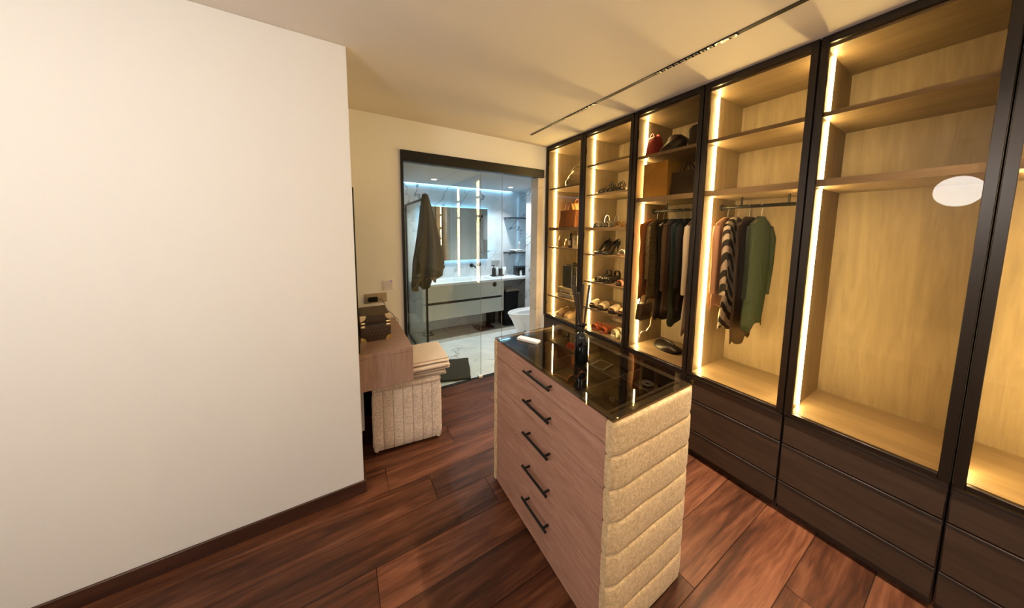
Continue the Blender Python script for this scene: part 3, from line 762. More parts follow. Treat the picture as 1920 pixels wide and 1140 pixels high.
# wall taps
t = thing('wall_tap', 'matt black wall mounted basin tap with spout and round lever', 'tap', (1.83, BY, .985))
bm = BM(); cyl(bm, (0, -.0005, 0), (0, -.012, 0), .032, 24); tube(bm, [(0, -.012, 0), (0, -.10, -.002), (0, -.15, -.006), (0, -.165, -.022)], [.013, .012, .012, .011], 12); obj('spout', bm, 'black_metal', t)
bm = BM(); cyl(bm, (.13, -.0005, .01), (.13, -.012, .01), .032, 24); cyl(bm, (.13, -.012, .01), (.13, -.05, .01), .02, 20); obj('lever', bm, 'black_metal', t)
t = thing('wall_tap', 'single matt black round wall valve below the lit mirror', 'tap', (1.345, BY, .985))
bm = BM(); cyl(bm, (0, -.0005, 0), (0, -.012, 0), .034, 24); obj('rosette', bm, 'black_metal', t); bm = BM(); cyl(bm, (0, -.012, 0), (0, -.05, 0), .022, 20); obj('knob', bm, 'black_metal', t)
# small items on the counter
CZ = .8052
t = thing('tray', 'low black tray with toiletries on the white countertop', 'tray', (2.215, 4.30, CZ))
bm = BM(); box(bm, -.10, .10, -.055, .055, 0, .006, .002, 1)
for a in ((-.10, .10, -.055, -.050), (-.10, .10, .05, .055), (-.10, -.095, -.05, .05), (.095, .10, -.05, .05)): box(bm, *a, .006, .018)
obj('tray_body', bm, 'black_matte', t)
TY = CZ+.0062
t = thing('soap_dispenser', 'black pump soap dispenser on the black tray', 'dispenser', (2.155, 4.30, TY))
obj('bottle', lathe(BM(), [(.0001, 0), (.031, 0), (.033, .004), (.033, .115), (.028, .125), (.013, .128), (.013, .14), (.0001, .14)], 24), 'black_matte', t)
bm = BM(); cyl(bm, (0, 0, .14), (0, 0, .168), .005, 10); box(bm, -.045, .014, -.009, .009, .166, .178, .003, 2); obj('pump', bm, 'black_metal', t)
t = thing('tumbler', 'black toothbrush tumbler on the black tray', 'tumbler', (2.275, 4.285, TY))
obj('cup', lathe(BM(), [(.0001, 0), (.034, 0), (.035, .004), (.035, .115), (.032, .115), (.031, .01), (.0001, .01)], 24), 'black_matte', t)
for k, (dx, dy) in enumerate(((.012, .01), (-.012, .012))):
    b_ = thing('toothbrush', ['white toothbrush leaning left in the black tumbler', 'grey toothbrush leaning right in the black tumbler'][k], 'toothbrush', (2.275, 4.285, TY+.011), 0, 'toothbrushes in the tumbler')
    s = (-1, 1)[k]
    obj('stick', tube(BM(), [(-s*.008, 0, 0), (s*.014, dy, .11), (s*.03, dy, .175)], .004, 6), ('white_plastic', 'grey_plastic')[k], b_)
    obj('bristles', bx(s*.031-.004, s*.031+.008, dy-.005, dy+.005, .158, .180, .001, 1), 'towel_white', b_)
t = thing('lotion_bottle', 'slim pale bottle between dispenser and tumbler on black tray', 'bottle', (2.216, 4.318, TY))
obj('bottle', lathe(BM(), [(.0001, 0), (.022, 0), (.023, .004), (.023, .13), (.015, .142), (.009, .146), (.0001, .146)], 20), 'counter_white', t); obj('cap', lathe(BM(), [(.0001, .146), (.012, .146), (.012, .175), (.0001, .175)], 16), 'chrome', t)
t = thing('soap_bar', 'white soap bar lying on the black tray', 'soap', (2.213, 4.262, TY)); obj('bar', bx(-.03, .03, -.014, .014, 0, .014, .005, 3), 'ceramic', t)
t = thing('wall_plate', 'square grey socket plate with white rim above the countertop', 'socket', (2.268, BY, 1.0))
bm = BM()
for a in ((-.085, .085, .05, .056), (-.085, .085, -.056, -.05), (-.085, -.079, -.05, .05), (.079, .085, -.05, .05)): box(bm, a[0], a[1], -.010, -.0005, a[2], a[3])
obj('rim', bm, 'ceramic', t); obj('insert', bx(-.079, .079, -.006, -.0005, -.05, .05), 'panel_grey', t)
t = thing('card_stand', 'white folded card leaning on the countertop beside the tray', 'card', (2.40, 4.36, CZ), .35)
prism(bm := BM(), [(-.055, 0), (-.05, 0), (-.012, .13), (.035, 0), (.04, 0), (-.010, .138), (-.014, .138)], -.04, .04, lambda x, y, z: (x, z, y)); obj('card', bm, 'ceramic', t)
t = thing('black_box', 'black lidded storage box on the countertop in the niche', 'box', (2.64, 4.22, CZ))
obj('box_body', bx(-.11, .09, -.08, .08, 0, .125, .005, 2), 'black_gloss', t); obj('lid', bx(-.113, .093, -.083, .083, .126, .150, .006, 2), 'black_matte', t)
t = thing('jar', 'small pale jar standing in front of the black box', 'jar', (2.555, 4.09, CZ)); obj('glass', lathe(BM(), [(.0001, 0), (.018, 0), (.018, .075), (.0001, .075)], 18), 'counter_white', t); obj('lid', lathe(BM(), [(.0001, .0755), (.019, .0755), (.019, .10), (.0001, .10)], 18), 'chrome', t)
# niche shelves
for i, z in enumerate((1.785, 1.19)):
    t = thing('niche_shelf', ['upper slim black metal shelf in the bathroom niche', 'lower slim black metal shelf in the bathroom niche holding towels'][i], 'shelf', (2.42, 4.22, z), 0, 'bathroom niche shelves')
    obj('board', bx(0, .475, -.01, BY-4.22-.002, -.012, 0, .002, 1), 'black_metal', t)
    bm = BM(); tube(bm, [(.006, -.012, -.006), (.475, -.012, -.006)], .006, 8); tube(bm, [(.006, -.012, -.006), (.006, .235, -.006)], .006, 8); obj('rail', bm, 'black_metal', t)
    for yy in (.03, .2): obj('peg', tube(BM(), [(.012, yy, -.012), (.012, yy, -.035)], .007, 8), 'black_metal', t)
folded('hand_towel', 'folded pale hand towel on the lower niche shelf', .16, .22, 3, .018, 'towel_white', (2.60, 4.30, 1.1905), math.radians(8), 2.2, seam=False, amp=.004, seg=8)
t = thing('spray_can', 'grey spray can standing on the towel in the niche', 'can', (2.665, 4.33, 1.247)); obj('can', lathe(BM(), [(.0001, 0), (.022, 0), (.022, .09), (.014, .10), (.0001, .10)], 18), 'grey_plastic', t); obj('cap', lathe(BM(), [(.0001, .1005), (.015, .1005), (.013, .125), (.0001, .125)], 18), 'white_plastic', t)
# laundry basket, towel on it
t = thing('laundry_basket', 'tall black woven laundry basket beside the vanity', 'basket', (2.375, 4.20, 0))
bm = BM(); loft(bm, [ring(0, 0, z, .142*s, .125*s, 40, 6) for z, s in ((0, .93), (.02, .95), (.25, .98), (.5, 1.0), (.52, 1.02), (.535, 1.02))]); obj('body', bm, 'basket_black', t)
obj('lid', bx(-.147, .147, -.13, .13, .536, .552, .006, 2), 'basket_black', t)
bm = BM()
for z in [.04+.05*k for k in range(10)]: loft(bm, [ring(0, 0, z+d, .1425*(.945+.06*z)+e_, .1255*(.945+.06*z)+e_, 40, 6) for d, e_ in ((-.012, 0), (-.006, .003), (.006, .003), (.012, 0))], cap=False)
obj('weave_band', bm, 'basket_black', t)
folded('bath_towel', 'taupe folded towel lying on the laundry basket', .24, .21, 3, .02, 'towel_taupe', (2.38, 4.2, .5525), math.radians(90), 6.1, seam=False, amp=.008, seg=10)
t = thing('waste_bin', 'dark open pedal bin under the end of the vanity', 'bin', (2.135, 4.375, 0))
bm = BM(); loft(bm, [ring(0, 0, z, r, r, 24) for z, r in ((0, .07), (.01, .075), (.20, .085), (.205, .088), (.2, .08), (.02, .07))], cap=False); obj('bucket', bm, 'black_matte', t); obj('lid', lathe(BM(), [(.088, .206), (.085, .215), (.0001, .222)], 24), 'black_gloss', t)
obj('pedal', bx(-.012, .012, -.1, -.074, .006, .014, .002, 1), 'chrome', t)
t = thing('bathroom_scale', 'square black glass bathroom scale on the floor below the vanity', 'scale', (1.92, 4.20, 0), math.radians(6))
obj('platform', bx(-.14, .14, -.14, .14, .012, .024, .004, 2), 'scale_glass', t); obj('display', bx(-.04, .04, .07, .105, .024, .0244), 'grey_plastic', t)
for sx in (-1, 1):
    for sy in (-1, 1): obj('foot', lathe(BM(), [(.0001, 0), (.016, 0), (.016, .012), (.0001, .012)], 12, sx*.11, sy*.11), 'rubber', t)
t = thing('floor_plate', 'square dark floor plate with round grate at the back of the shower', 'drain', (1.06, 4.30, .0003))  # dark square plate with a round raised centre, set on the floor
obj('frame', bx(-.075, .075, -.075, .075, 0, .004, .001, 1), 'black_matte', t); obj('disc', lathe(BM(), [(.0001, .0042), (.045, .0042), (.03, .006), (.0001, .006)], 20), 'chrome', t)
# toilet against the right wall, facing left
t = thing('toilet', 'white ceramic back to wall toilet with tapered bowl', 'toilet', (BXR-.002, 3.43, 0))
def dshape(x0, x1, hw, z, n=28):
    out = []
    for i in range(n):
        a = 2*PI*i/n; c, s = math.cos(a), math.sin(a)
        L = x1-x0
        if c < 0: out.append(Vector((x0+L*.62 + c*L*.62, s*hw, z)))
        else: out.append(Vector((x0+L*.62 + math.copysign(abs(c)**.35, c)*L*.38, math.copysign(abs(s)**.6, s)*hw, z)))
    return out
bm = BM(); loft(bm, [dshape(-.44, -.01, .115, .0), dshape(-.45, -.01, .118, .02), dshape(-.50, -.01, .135, .15), dshape(-.585, -.01, .165, .32), dshape(-.625, -.01, .178, .38), dshape(-.63, -.01, .18, .395)], cap=True); obj('bowl', bm, 'ceramic', t)
bm = BM(); loft(bm, [dshape(-.635, -.12, .182, .396), dshape(-.638, -.118, .184, .402), dshape(-.635, -.12, .182, .416), dshape(-.59, -.16, .135, .418), dshape(-.575, -.18, .12, .40), dshape(-.5, -.24, .08, .3965)], cap=False); obj('seat', bm, 'ceramic', t)
obj('water', bx(-.47, -.26, -.07, .07, .3955, .397, .0005, 1), 'grey_plastic', t)
obj('cistern', bx(-.135, -.002, -.18, .18, .43, .80, .012, 3), 'ceramic', t); obj('raised_lid', bx(-.165, -.14, -.17, .17, .425, .77, .012, 3), 'ceramic', t)
obj('cistern_lid', bx(-.138, -.002, -.183, .183, .801, .82, .006, 2), 'ceramic', t); obj('flush_button', lathe(BM(), [(.0001, .82), (.022, .82), (.02, .826), (.0001, .826)], 18, -.07, 0), 'chrome', t)
obj('side_bolt', tube(BM(), [(-.46, -.150, .18), (-.46, -.16, .18)], .011, 10), 'black_metal', t)
# robe hook, small plate and lit cabinet on the right bathroom wall
t = thing('wall_cabinet', 'slim mirrored wall cabinet glowing at its edge above the toilet', 'cabinet', (BXR-.001, 3.55, 1.12))
obj('body', bx(-.03, -.001, -.28, .22, 0, .74), 'panel_grey', t); obj('mirror_door', bx(-.036, -.0305, -.285, .225, .25, .745), 'counter_white', t, False); obj('lower_door', bx(-.036, -.0305, -.285, .225, -.005, .248), 'panel_grey', t, False)
obj('edge_light', bx(-.022, -.014, .2205, .226, .01, .73), 'led_mirror', t, False)
t = thing('robe_hook', 'double black robe hook on the bathroom wall beside cabinet', 'hook', (BXR-.001, 3.12, 1.86))
bm = BM(); cyl(bm, (0, 0, 0), (-.01, 0, 0), .03, 20); tube(bm, [(-.01, 0, 0), (-.06, 0, -.01), (-.075, 0, .03)], .008, 8); tube(bm, [(-.01, 0, -.01), (-.05, 0, -.08), (-.04, 0, -.11)], .012, 8); obj('hook', bm, 'black_metal', t)
# shower screen and its towel
t = thing('shower_screen', 'clear shower screen in a slim black frame', 'shower screen', (.82, 3.33, .0005))
SL = BY-.002-3.33
bm = BM(); F = .011
box(bm, -F, F, 0, .022, 0, 1.92, .002, 1); box(bm, -F, F, SL-.022, SL, 0, 1.92, .002, 1); box(bm, -F, F, .022, SL-.022, 1.898, 1.92, .002, 1); box(bm, -F, F, .022, SL-.022, 0, .02, .002, 1)
obj('frame', bm, 'black_metal', t); obj('pane', bx(-.004, .004, .022, SL-.022, .02, 1.898), 'green_edge_glass', t, False)
obj('bracket', bx(.011, .06, .0, .02, .16, .185, .003, 1), 'black_metal', t); obj('hook', tube(BM(), [(0, -.001, 1.85), (0, -.03, 1.845), (0, -.04, 1.88)], .008, 8), 'black_metal', t)
t = thing('bath_sheet', 'olive brown bath towel hanging in folds from the shower screen', 'towel', (.82, 3.335, .88))
bm = BM(); rings = []; NR = 44; nf = 64
HT = 1.066
for i in range(NR+1):
    a = i/NR; z = HT*(1-a)
    rr = .026 + .112*min(1, a/.70)**.9 - .006*max(0, (a-.7)/.3)
    r = []
    for j in range(nf):
        th = 2*PI*j/nf
        fold = 1 + (.26*a**.5)*math.sin(5*th+.8+1.2*math.sin(2.2*a)) + .13*a*math.sin(9*th+2.1) + .08*math.sin(3*th+3*a)
        hem = 0
        if a > .72:  # uneven hem: corners of the cloth hang to different lengths
            k_ = (a-.72)/.28
            hem = k_*(.15*(.5+.5*math.sin(th+2.6)) + .05*math.sin(3*th+1))
        r.append(Vector((rr*fold*math.cos(th)*1.0 + .018*math.sin(4*a), rr*fold*math.sin(th)*1.05, min(HT+.0, z+hem))))
    rings.append(r)
loft(bm, rings, cap=False)
top = bm.verts.new((0.0, 0, HT+.012)); bm.verts.ensure_lookup_table()
for j in range(nf): bm.faces.new((bm.verts[(j+1) % nf], bm.verts[j], top))
bmesh.ops.recalc_face_normals(bm, faces=bm.faces)
cl = obj('cloth', bm, 'towel_olive', t); md = cl.modifiers.new('s', 'SOLIDIFY'); md.thickness = .006; md.offset = 1
obj('hem', tube(BM(), [v + Vector((0, 0, -.003)) for v in rings[-1]] + [rings[-1][0] + Vector((0, 0, -.003))], .0048, 6), 'towel_hem', t)
t = thing('shower_hose', 'thin grey shower hose looping down beside the shower screen', 'hose', (.885, 3.62, 0.0))
pts = [(.03, 0, .86), (.0, .01, .80), (-.02, .03, .72), (-.03, .04, .62), (-.02, .04, .55), (.0, .03, .50), (.02, .0, .48)]
obj('hose', tube(BM(), pts, .006, 8), 'grey_plastic', t); obj('holder', bx(-.034, .05, -.012, .012, .845, .875, .004, 2), 'black_metal', t)

# ================================================================== WARDROBE CONTENTS: SHOES
def lerp_tab(tab, t):
    for (a, va), (b_, vb) in zip(tab[:-1], tab[1:]):
        if t <= b_: return va + (vb-va)*(t-a)/(b_-a)
    return tab[-1][1]
WT = ((0, .010), (.06, .026), (.15, .036), (.28, .041), (.45, .035), (.6, .028), (.8, .029), (.93, .026), (1, .012))
def hp(t, hl): 
    s = min(1, max(0, (t-.28)/.5)); return hl*s*s*(3-2*s)
def sole_bm(L, th, hl, ws=1.0, plat=0.):
    rings = []
    for i in range(19):
        t = i/18; x = -L/2+L*t; w_ = lerp_tab(WT, t)*ws; z = hp(t, hl)
        zb = z if plat == 0 else z*(1-plat)
        rings.append([Vector((x, -w_, zb)), Vector((x, -w_*.96, z+th)), Vector((x, w_*.96, z+th)), Vector((x, w_, zb))])
    return loft(BM(), rings)
def strap_bm(L, th, hl, t, h, wd, ws=1.0, skew=0., thick=.0035, low=0.):
    rings = []
    n = 12
    for j in range(n+1):
        a = PI*j/n; w_ = lerp_tab(WT, t)*ws*1.02
        y = -w_*math.cos(a); zz = hp(t, hl)+th*.6 + (h)*math.sin(a)**.75 if 0 < j < n else hp(t, hl)+th*.3
        x = -L/2+L*t + skew*(j/n-.5)
        out = Vector((0, -math.cos(a), math.sin(a)))*thick
        rings.append([Vector((x-wd/2, y, zz)), Vector((x+wd/2, y, zz)), Vector((x+wd/2, y, zz))+out, Vector((x-wd/2, y, zz))+out])
    return loft(BM(), rings)
def arch_upper(L, th, hl, t0, t1, tab, ws=1.0, open_from=None, thick=.003):
    bm = BM(); n = 12; m_ = 14; grid = []
    for i in range(m_+1):
        t = t0+(t1-t0)*i/m_; w_ = lerp_tab(WT, t)*ws*1.02; h = lerp_tab(tab, t); x = -L/2+L*t; z0 = hp(t, hl)+th*.4
        grid.append([bm.verts.new((x, -w_*math.copysign(abs(math.cos(PI*j/n))**.8, math.cos(PI*j/n)), z0+h*math.sin(PI*j/n)**.7 if 0 < j < n else z0)) for j in range(n+1)])
    for i in range(m_):
        t = t0+(t1-t0)*(i+.5)/m_
        for j in range(n):
            if open_from is not None and t > open_from and 3 <= j <= n-4 and t < .96: continue
            bm.faces.new((grid[i][j], grid[i][j+1], grid[i+1][j+1], grid[i+1][j]))
    bmesh.ops.recalc_face_normals(bm, faces=bm.faces)
    return bm
def solid(o, th):
    md = o.modifiers.new('s', 'SOLIDIFY'); md.thickness = th; md.offset = 0; return o
def slide(label, mat, sole, group, loc, rz=0, L=.235, h=.05):
    q = thing('slide_sandal', label, 'sandal', loc, rz, group)
    obj('sole', sole_bm(L, .024, .006, 1.0, 1.0), sole, q)
    obj('footbed', sole_bm(L*.97, .027, .006, .95), 'shoe_tan' if sole != 'shoe_white' else 'shoe_white', q)
    solid(obj('band', arch_upper(L, .024, .006, .12, .50, ((0, .02), (.12, h*.62), (.3, h*.95), (.5, h*1.1)), 1.06), mat, q), .006)
    return q
def sandal(label, straps, mat, sole, group, loc, rz=0, L=.23, hl=.06, heel='stiletto', gems=None):
    q = thing('strappy_sandal', label, 'sandal', loc, rz, group)
    th = .010 if heel else .018
    obj('sole', sole_bm(L, th, hl), sole, q)
    if heel == 'stiletto': obj('heel', tube(BM(), [(L*.43, 0, 0), (L*.42, 0, hl*.5), (L*.40, 0, hl+.004)], [.0045, .006, .016], 10), sole, q)
    elif heel == 'block': obj('heel', bx(L*.28, L*.48, -.022, .022, 0, hl+.003, .003, 1), sole, q)
    for t, h, wd, sk in straps: obj('strap', strap_bm(L, th, hl, t, h, wd, 1, sk), mat, q)
    if gems:
        bm = BM()
        for k in range(14):
            t = .12+.30*random.random(); a = PI*(.15+.7*random.random()); w_ = lerp_tab(WT, t)
            c = Vector((-L/2+L*t, -w_*math.cos(a), th+hp(t, hl)+.034*math.sin(a)+.005)); bmesh.ops.create_icosphere(bm, subdivisions=1, radius=.006, matrix=Matrix.Translation(c))
        obj('gem_trim', bm, gems, q)
    return q
def pump(label, mat, group, loc, rz=0, L=.235, hl=.085):
    q = thing('stiletto_pump', label, 'pump', loc, rz, group)
    obj('sole', sole_bm(L, .005, hl), 'shoe_tan', q)
    solid(obj('upper', arch_upper(L, .005, hl, .0, 1.0, ((0, .012), (.12, .026), (.3, .034), (.45, .034), (.75, .046), (.9, .058), (1, .062)), 1.03, .30), mat, q), .003)
    obj('heel', tube(BM(), [(L*.46, 0, 0), (L*.44, 0, hl*.55), (L*.42, 0, hl+.006)], [.0045, .006, .019], 10), mat, q)
    return q
def slipon(label, mat, group, loc, rz=0):
    q = thing('slip_on_shoe', label, 'shoe', loc, rz, group); L = .25
    obj('sole', sole_bm(L, .02, .004, 1.0, 1.0), 'shoe_white', q)
    solid(obj('upper', arch_upper(L, .018, .004, .01, 1.0, ((0, .02), (.12, .042), (.3, .058), (.45, .066), (.7, .058), (.9, .062), (1, .05)), 1.0, .46), mat, q), .004)
    return q
S1, S2, S3 = .82, 1.077, 1.345
ZF = .5975
# unit 2, level by level (toe towards the room)
G = 'black strappy sandals on the upper shoe shelf'
st = ((.18, .03, .010, .02), (.30, .036, .010, -.03), (.42, .045, .010, .03), (.80, .06, .010, 0), (.92, .075, .012, 0))
for k, y in enumerate((1.975, 1.865)):
    sandal(['black strappy heeled sandal on upper shoe shelf near the light strip', 'black strappy heeled sandal on upper shoe shelf beside a pale shoe'][k], st, 'shoe_black', 'shoe_black', G, (2.185, y, 1.9155), .05, hl=.035, heel='block')
sandal('pale silver flat sandal beside black strappy pair on upper shoe shelf', ((.2, .03, .03, 0), (.85, .05, .01, 0)), 'shoe_silver', 'shoe_black', 'silver and black sandals', (2.2, 1.745, 1.9155), 0, hl=.012, heel=None)
for k, y in enumerate((2.025, 1.905)):
    sandal(['silver trimmed black sandal on the thick middle shoe shelf near light strip', 'silver trimmed black sandal in the middle of the thick shoe shelf'][k], ((.2, .04, .018, .05), (.32, .045, .016, -.05), (.88, .07, .012, 0)), 'shoe_silver', 'shoe_black', 'silver and black sandals', (2.19, y, 1.6005), .08, hl=.045)
sandal('brown heeled sandal with gold strap on the thick shoe shelf', ((.2, .035, .03, 0), (.35, .045, .012, .02), (.9, .09, .012, 0)), 'gold', 'shoe_tan', 'brown sandals', (2.2, 1.775, 1.6005), 0, hl=.055)
sandal('pale flat sandal next to gold strapped sandal on thick shelf', ((.2, .03, .03, 0), (.8, .05, .012, 0)), 'shoe_silver', 'shoe_tan', 'pale flat sandals', (2.2, 1.655, 1.6005), 0, hl=.01, heel=None)
for k, y in enumerate((1.995, 1.895)):
    pump(['black stiletto pump with silver lining on shelf nearest the light strip', 'black stiletto pump with silver lining beside the jewelled flat sandal'][k], ('shoe_black', 'shoe_black')[k], 'black stiletto pumps', (2.19, y, S3+.0005), .06)
sandal('brown jewelled flat sandal beside the black pumps', ((.18, .035, .02, 0), (.32, .045, .02, 0), (.85, .06, .012, 0)), 'shoe_gem', 'shoe_tan', 'jewelled sandals', (2.2, 1.72, S3+.0005), 0, hl=.012, heel=None, gems='shoe_gem')
for k, y in enumerate((1.985, 1.88)):
    sandal(['black jewelled heeled sandal on shelf below the pumps near light strip', 'black jewelled heeled sandal between its twin and pink sandal'][k], ((.18, .035, .022, .03), (.33, .045, .02, -.03), (.86, .05, .03, 0)), 'shoe_black', 'shoe_black', 'jewelled sandals', (2.195, y, S2+.0005), .04, hl=.05, heel='block', gems='shoe_gem')
sandal('pink heeled sandal beside the jewelled black pair', ((.2, .04, .03, .03), (.88, .08, .014, 0)), 'shoe_pink', 'shoe_black', 'pink sandals', (2.21, 1.735, S2+.0016), 0, hl=.03)
sandal('pink heeled sandal against the divider of the shoe unit', ((.2, .04, .03, .03), (.88, .08, .014, 0)), 'shoe_pink', 'shoe_black', 'pink sandals', (2.21, 1.65, S2+.0016), 0, hl=.03)
for k, y in enumerate((2.03, 1.92, 1.79, 1.685)):
    slide(['cream topped slide with dark sole next to light strip', 'cream topped slide with dark sole, second from the light strip', 'cream topped slide with black sole, third from the light strip', 'cream topped slide with black sole against the shoe unit divider'][k], 'slide_cream', 'slide_sole', 'cream slides on the shelf above orange sandals', (2.185, y, S1+.0005), .08)
for k, y in enumerate((2.0, 1.895)):
    sandal(['orange flat sandal on the bottom board near the light strip', 'orange flat sandal between its twin and the white sandal'][k], ((.18, .042, .045, .02), (.38, .05, .03, -.02)), 'shoe_orange', 'shoe_orange_sole', 'orange sandals', (2.190, y, ZF), .15, hl=.008, heel=None)
for k, y in enumerate((1.755, 1.645)):
    sandal(['white cross strap sandal beside the orange sandals', 'white cross strap sandal against the shoe unit divider'][k], ((.22, .055, .05, .05), (.42, .06, .035, -.03)), 'shoe_white', 'shoe_white', 'white sandals', (2.19, y+.005, ZF+.0008), .10, hl=.012, heel=None)
# unit 1: slip-ons
for k, y in enumerate((2.56, 2.43)):
    slipon(['beige slip on shoe near light strip on the bottom board', 'beige slip on shoe beside the dark door stile'][k], 'shoe_beige', 'beige slip on shoes', (2.19, y, ZF), .35)

# ================================================================== WARDROBE CONTENTS: BAGS, BOTTLES
def handle_arc(x0, x1, y, z, h, r=.005, n=12): return [Vector((x0+(x1-x0)*(.5-.5*math.cos(PI*i/n)), y, z+h*math.sin(PI*i/n))) for i in range(n+1)]
q = thing('metallic_bag', 'slouchy silver gold metallic shoulder bag on the top shelf', 'bag', (2.19, 2.40, 2.0405), math.radians(96))
bm = BM(); rings = []
for i in range(15):
    a = i/14; z = .17*a
    rings.append([v for v in ring(.012*math.sin(5*a), 0, z, (.13+.01*math.sin(PI*a))*(1-.45*a**3), .055*(1-.72*a**1.5), 32, 2.6)])
loft(bm, rings); 
for v in bm.verts:
    if v.co.z > .004: v.co += noise.noise_vector(v.co*14)*.010; v.co.z = max(v.co.z, .002)
obj('body', bm, 'silver_leather', q)
obj('strap', tube(BM(), handle_arc(-.07, .07, .0, .155, .055), .007, 8), 'silver_leather', q)
obj('buckle', bx(-.018, .018, -.044, -.036, .09, .12, .003, 1), 'gold', q)
def tote(label, mat, loc, rz, W, D, H, hh, name='tote_bag', hardware='gold', flap=True):
    q = thing(name, label, 'bag', loc, rz)
    bm = BM(); box(bm, -W/2, W/2, -D/2, D/2, 0, H, .010, 3, taper=(.90, .62)); obj('body', bm, mat, q)
    if flap:
        bm = BM(); box(bm, -W/2*.94, W/2*.94, -D/2*.86, D/2*.70, H*.66, H+.004, .006, 2); obj('flap', bm, mat, q)
        for xx in (-W*.28, 0, W*.28): obj('stud', lathe(BM(), [(.0001, 0), (.008, 0), (.006, .006), (.0001, .007)], 10, cap=False), hardware, q, loc=(xx, -D*.45, H*.70)).rotation_euler = (PI/2, 0, 0)
    for yy in (-D*.22, D*.22): obj('handle', tube(BM(), handle_arc(-W*.2, W*.2, yy, H-.005, hh), .006, 8), mat, q)
    return q
tote('terracotta leather tote bag with top handles and gold studs', 'terracotta', (2.20, 2.50, 1.6005), math.radians(98), .24, .12, .19, .085)
tote('tall orange leather bag standing behind the terracotta tote', 'orange_leather', (2.375, 2.55, 1.6005), math.radians(92), .20, .10, .285, .05, name='handbag', flap=False)
PZ = 1.3805
def bottle(label, glass, cap, loc, s=1., neck=.3, h=.115, group='perfumes on the glass shelf', lab=None):
    q = thing('perfume_bottle', label, 'perfume', loc, .2, group)
    obj('flacon', lathe(BM(), [(.0001, 0), (.022*s, 0), (.024*s, .004), (.024*s, h*.62), (.016*s, h*.74), (.009*s, h*.78), (.009*s, h*.82), (.0001, h*.82)], 20), glass, q)
    obj('cap', lathe(BM(), [(.0001, h*.825), (.011*s, h*.825), (.011*s, h*1.05), (.006*s, h*1.1), (.0001, h*1.1)], 16), cap, q)
    if lab: obj('label', bx(-.0255*s, -.0235*s, -.014*s, .014*s, h*.2, h*.55, .0005, 1), lab, q)
    return q
bottle('slim gold perfume flacon next to the light strip', 'amber_glass', 'gold', (2.135, 2.585, PZ), .95, h=.115)
bottle('tall dark perfume bottle with cream label and black cap', 'violet_glass', 'black_gloss', (2.155, 2.425, PZ), 1.15, h=.145, lab='label_cream')
bottle('short amber perfume bottle standing behind the slim flacon', 'amber_glass', 'brass_pale', (2.24, 2.60, PZ), .9, h=.085)
q = thing('perfume_box', 'upright cream perfume carton beside the dark bottle', 'box', (2.135, 2.318, PZ), .15)
obj('carton', bx(-.022, .022, -.035, .035, 0, .135, .0015, 1), 'cream_box', q)
bm = BM()
for k, (z, l_) in enumerate(((.095, .016), (.085, .010), (.075, .016), (.060, .004), (.048, .016), (.036, .012))): box(bm, -.0228, -.0221, -.018, -.018+l_+.012, z, z+.004)
obj('print', bm, 'bag_brown', q)
# beige case with the black cooler on top
q = thing('beauty_case', 'cream hard cosmetic case with drawers below the black mini fridge', 'case', (2.20, 2.455, S1+.0005), math.radians(8))
obj('base', bx(-.09, .11, -.12, .12, 0, .05, .010, 3), 'case_cream', q); obj('drawer', bx(-.097, -.09, -.10, .10, .008, .042, .003, 2), 'shoe_silver', q)
obj('upper_tray', bx(-.085, .11, -.125, .125, .056, .115, .008, 3), 'case_cream', q); bm = BM()
for s in (-1, 1): box(bm, -.092, -.085, s*.07-.014, s*.07+.014, .046, .08, .002, 1)
obj('latch', bm, 'pale_silver', q); obj('gap', bx(-.08, .105, -.115, .115, .048, .058), 'black_matte', q)
q = thing('mini_fridge', 'black rounded cosmetic mini fridge with silver strip and round badge', 'fridge', (2.215, 2.43, S1+.1160), math.radians(8))
obj('body', bx(-.075, .095, -.095, .095, 0, .255, .035, 5), 'black_gloss', q)
d = obj('door', bx(-.088, -.076, -.088, .088, .008, .247, .006, 3), 'black_matte', q); obj('trim_strip', bx(-.093, -.088, -.055, -.040, .004, .25, .002, 1), 'chrome', d)
bm = BM(); lathe(bm, [(.0001, 0), (.020, 0), (.020, .004), (.015, .006), (.013, .004), (.0001, .004)], 20)
for v in bm.verts: v.co = Vector((-.02+v.co.x, .096+v.co.z, .155+v.co.y))
bmesh.ops.recalc_face_normals(bm, faces=bm.faces); obj('badge', bm, 'ceramic', q); obj('carry_handle', tube(BM(), handle_arc(-.03, .05, 0, .252, .02), .005, 8), 'black_gloss', q)
# unit 3: bags on the top shelves
U3 = 2.1585; U3b = 1.8325
tote('deep red leather handbag by the light strip on top shelf', 'red_leather', (2.19, 1.495, U3), math.radians(82), .085, .13, .155, .03, name='handbag', flap=False)
def slouch(label, mat, loc, rz, W, D, H, seed, hh=.06):
    q = thing('slouch_bag', label, 'bag', loc, rz); bm = BM(); rings = []
    for i in range(12):
        a = i/11; rings.append(ring(.02*math.sin(3*a+seed), 0, H*a, W/2*(1.0+.08*math.sin(PI*a))*(1-.5*a**4), D/2*(1-.65*a**2), 28, 2.8))
    loft(bm, rings)
    for v in bm.verts:
        if v.co.z > .004: v.co += noise.noise_vector(v.co*13+Vector((seed, 0, 0)))*.012; v.co.z = max(.002, v.co.z)
    obj('body', bm, mat, q); obj('handle', tube(BM(), handle_arc(-W*.25, W*.25, 0, H*.85, hh), .007, 8), mat, q)
    obj('zip', bx(-W*.3, W*.3, -.003, .003, H*.97, H*.995, .001, 1), 'pale_silver', q); return q
slouch('glossy black low slouch bag on the top shelf', 'bag_dark', (2.18, 1.337, U3), math.radians(88), .16, .13, .12, 2.2, .025)
slouch('dark brown rounded bag on the top shelf beside the glossy slouch bag', 'bag_dark', (2.19, 1.155, U3), math.radians(88), .13, .13, .16, 5.1, .02)
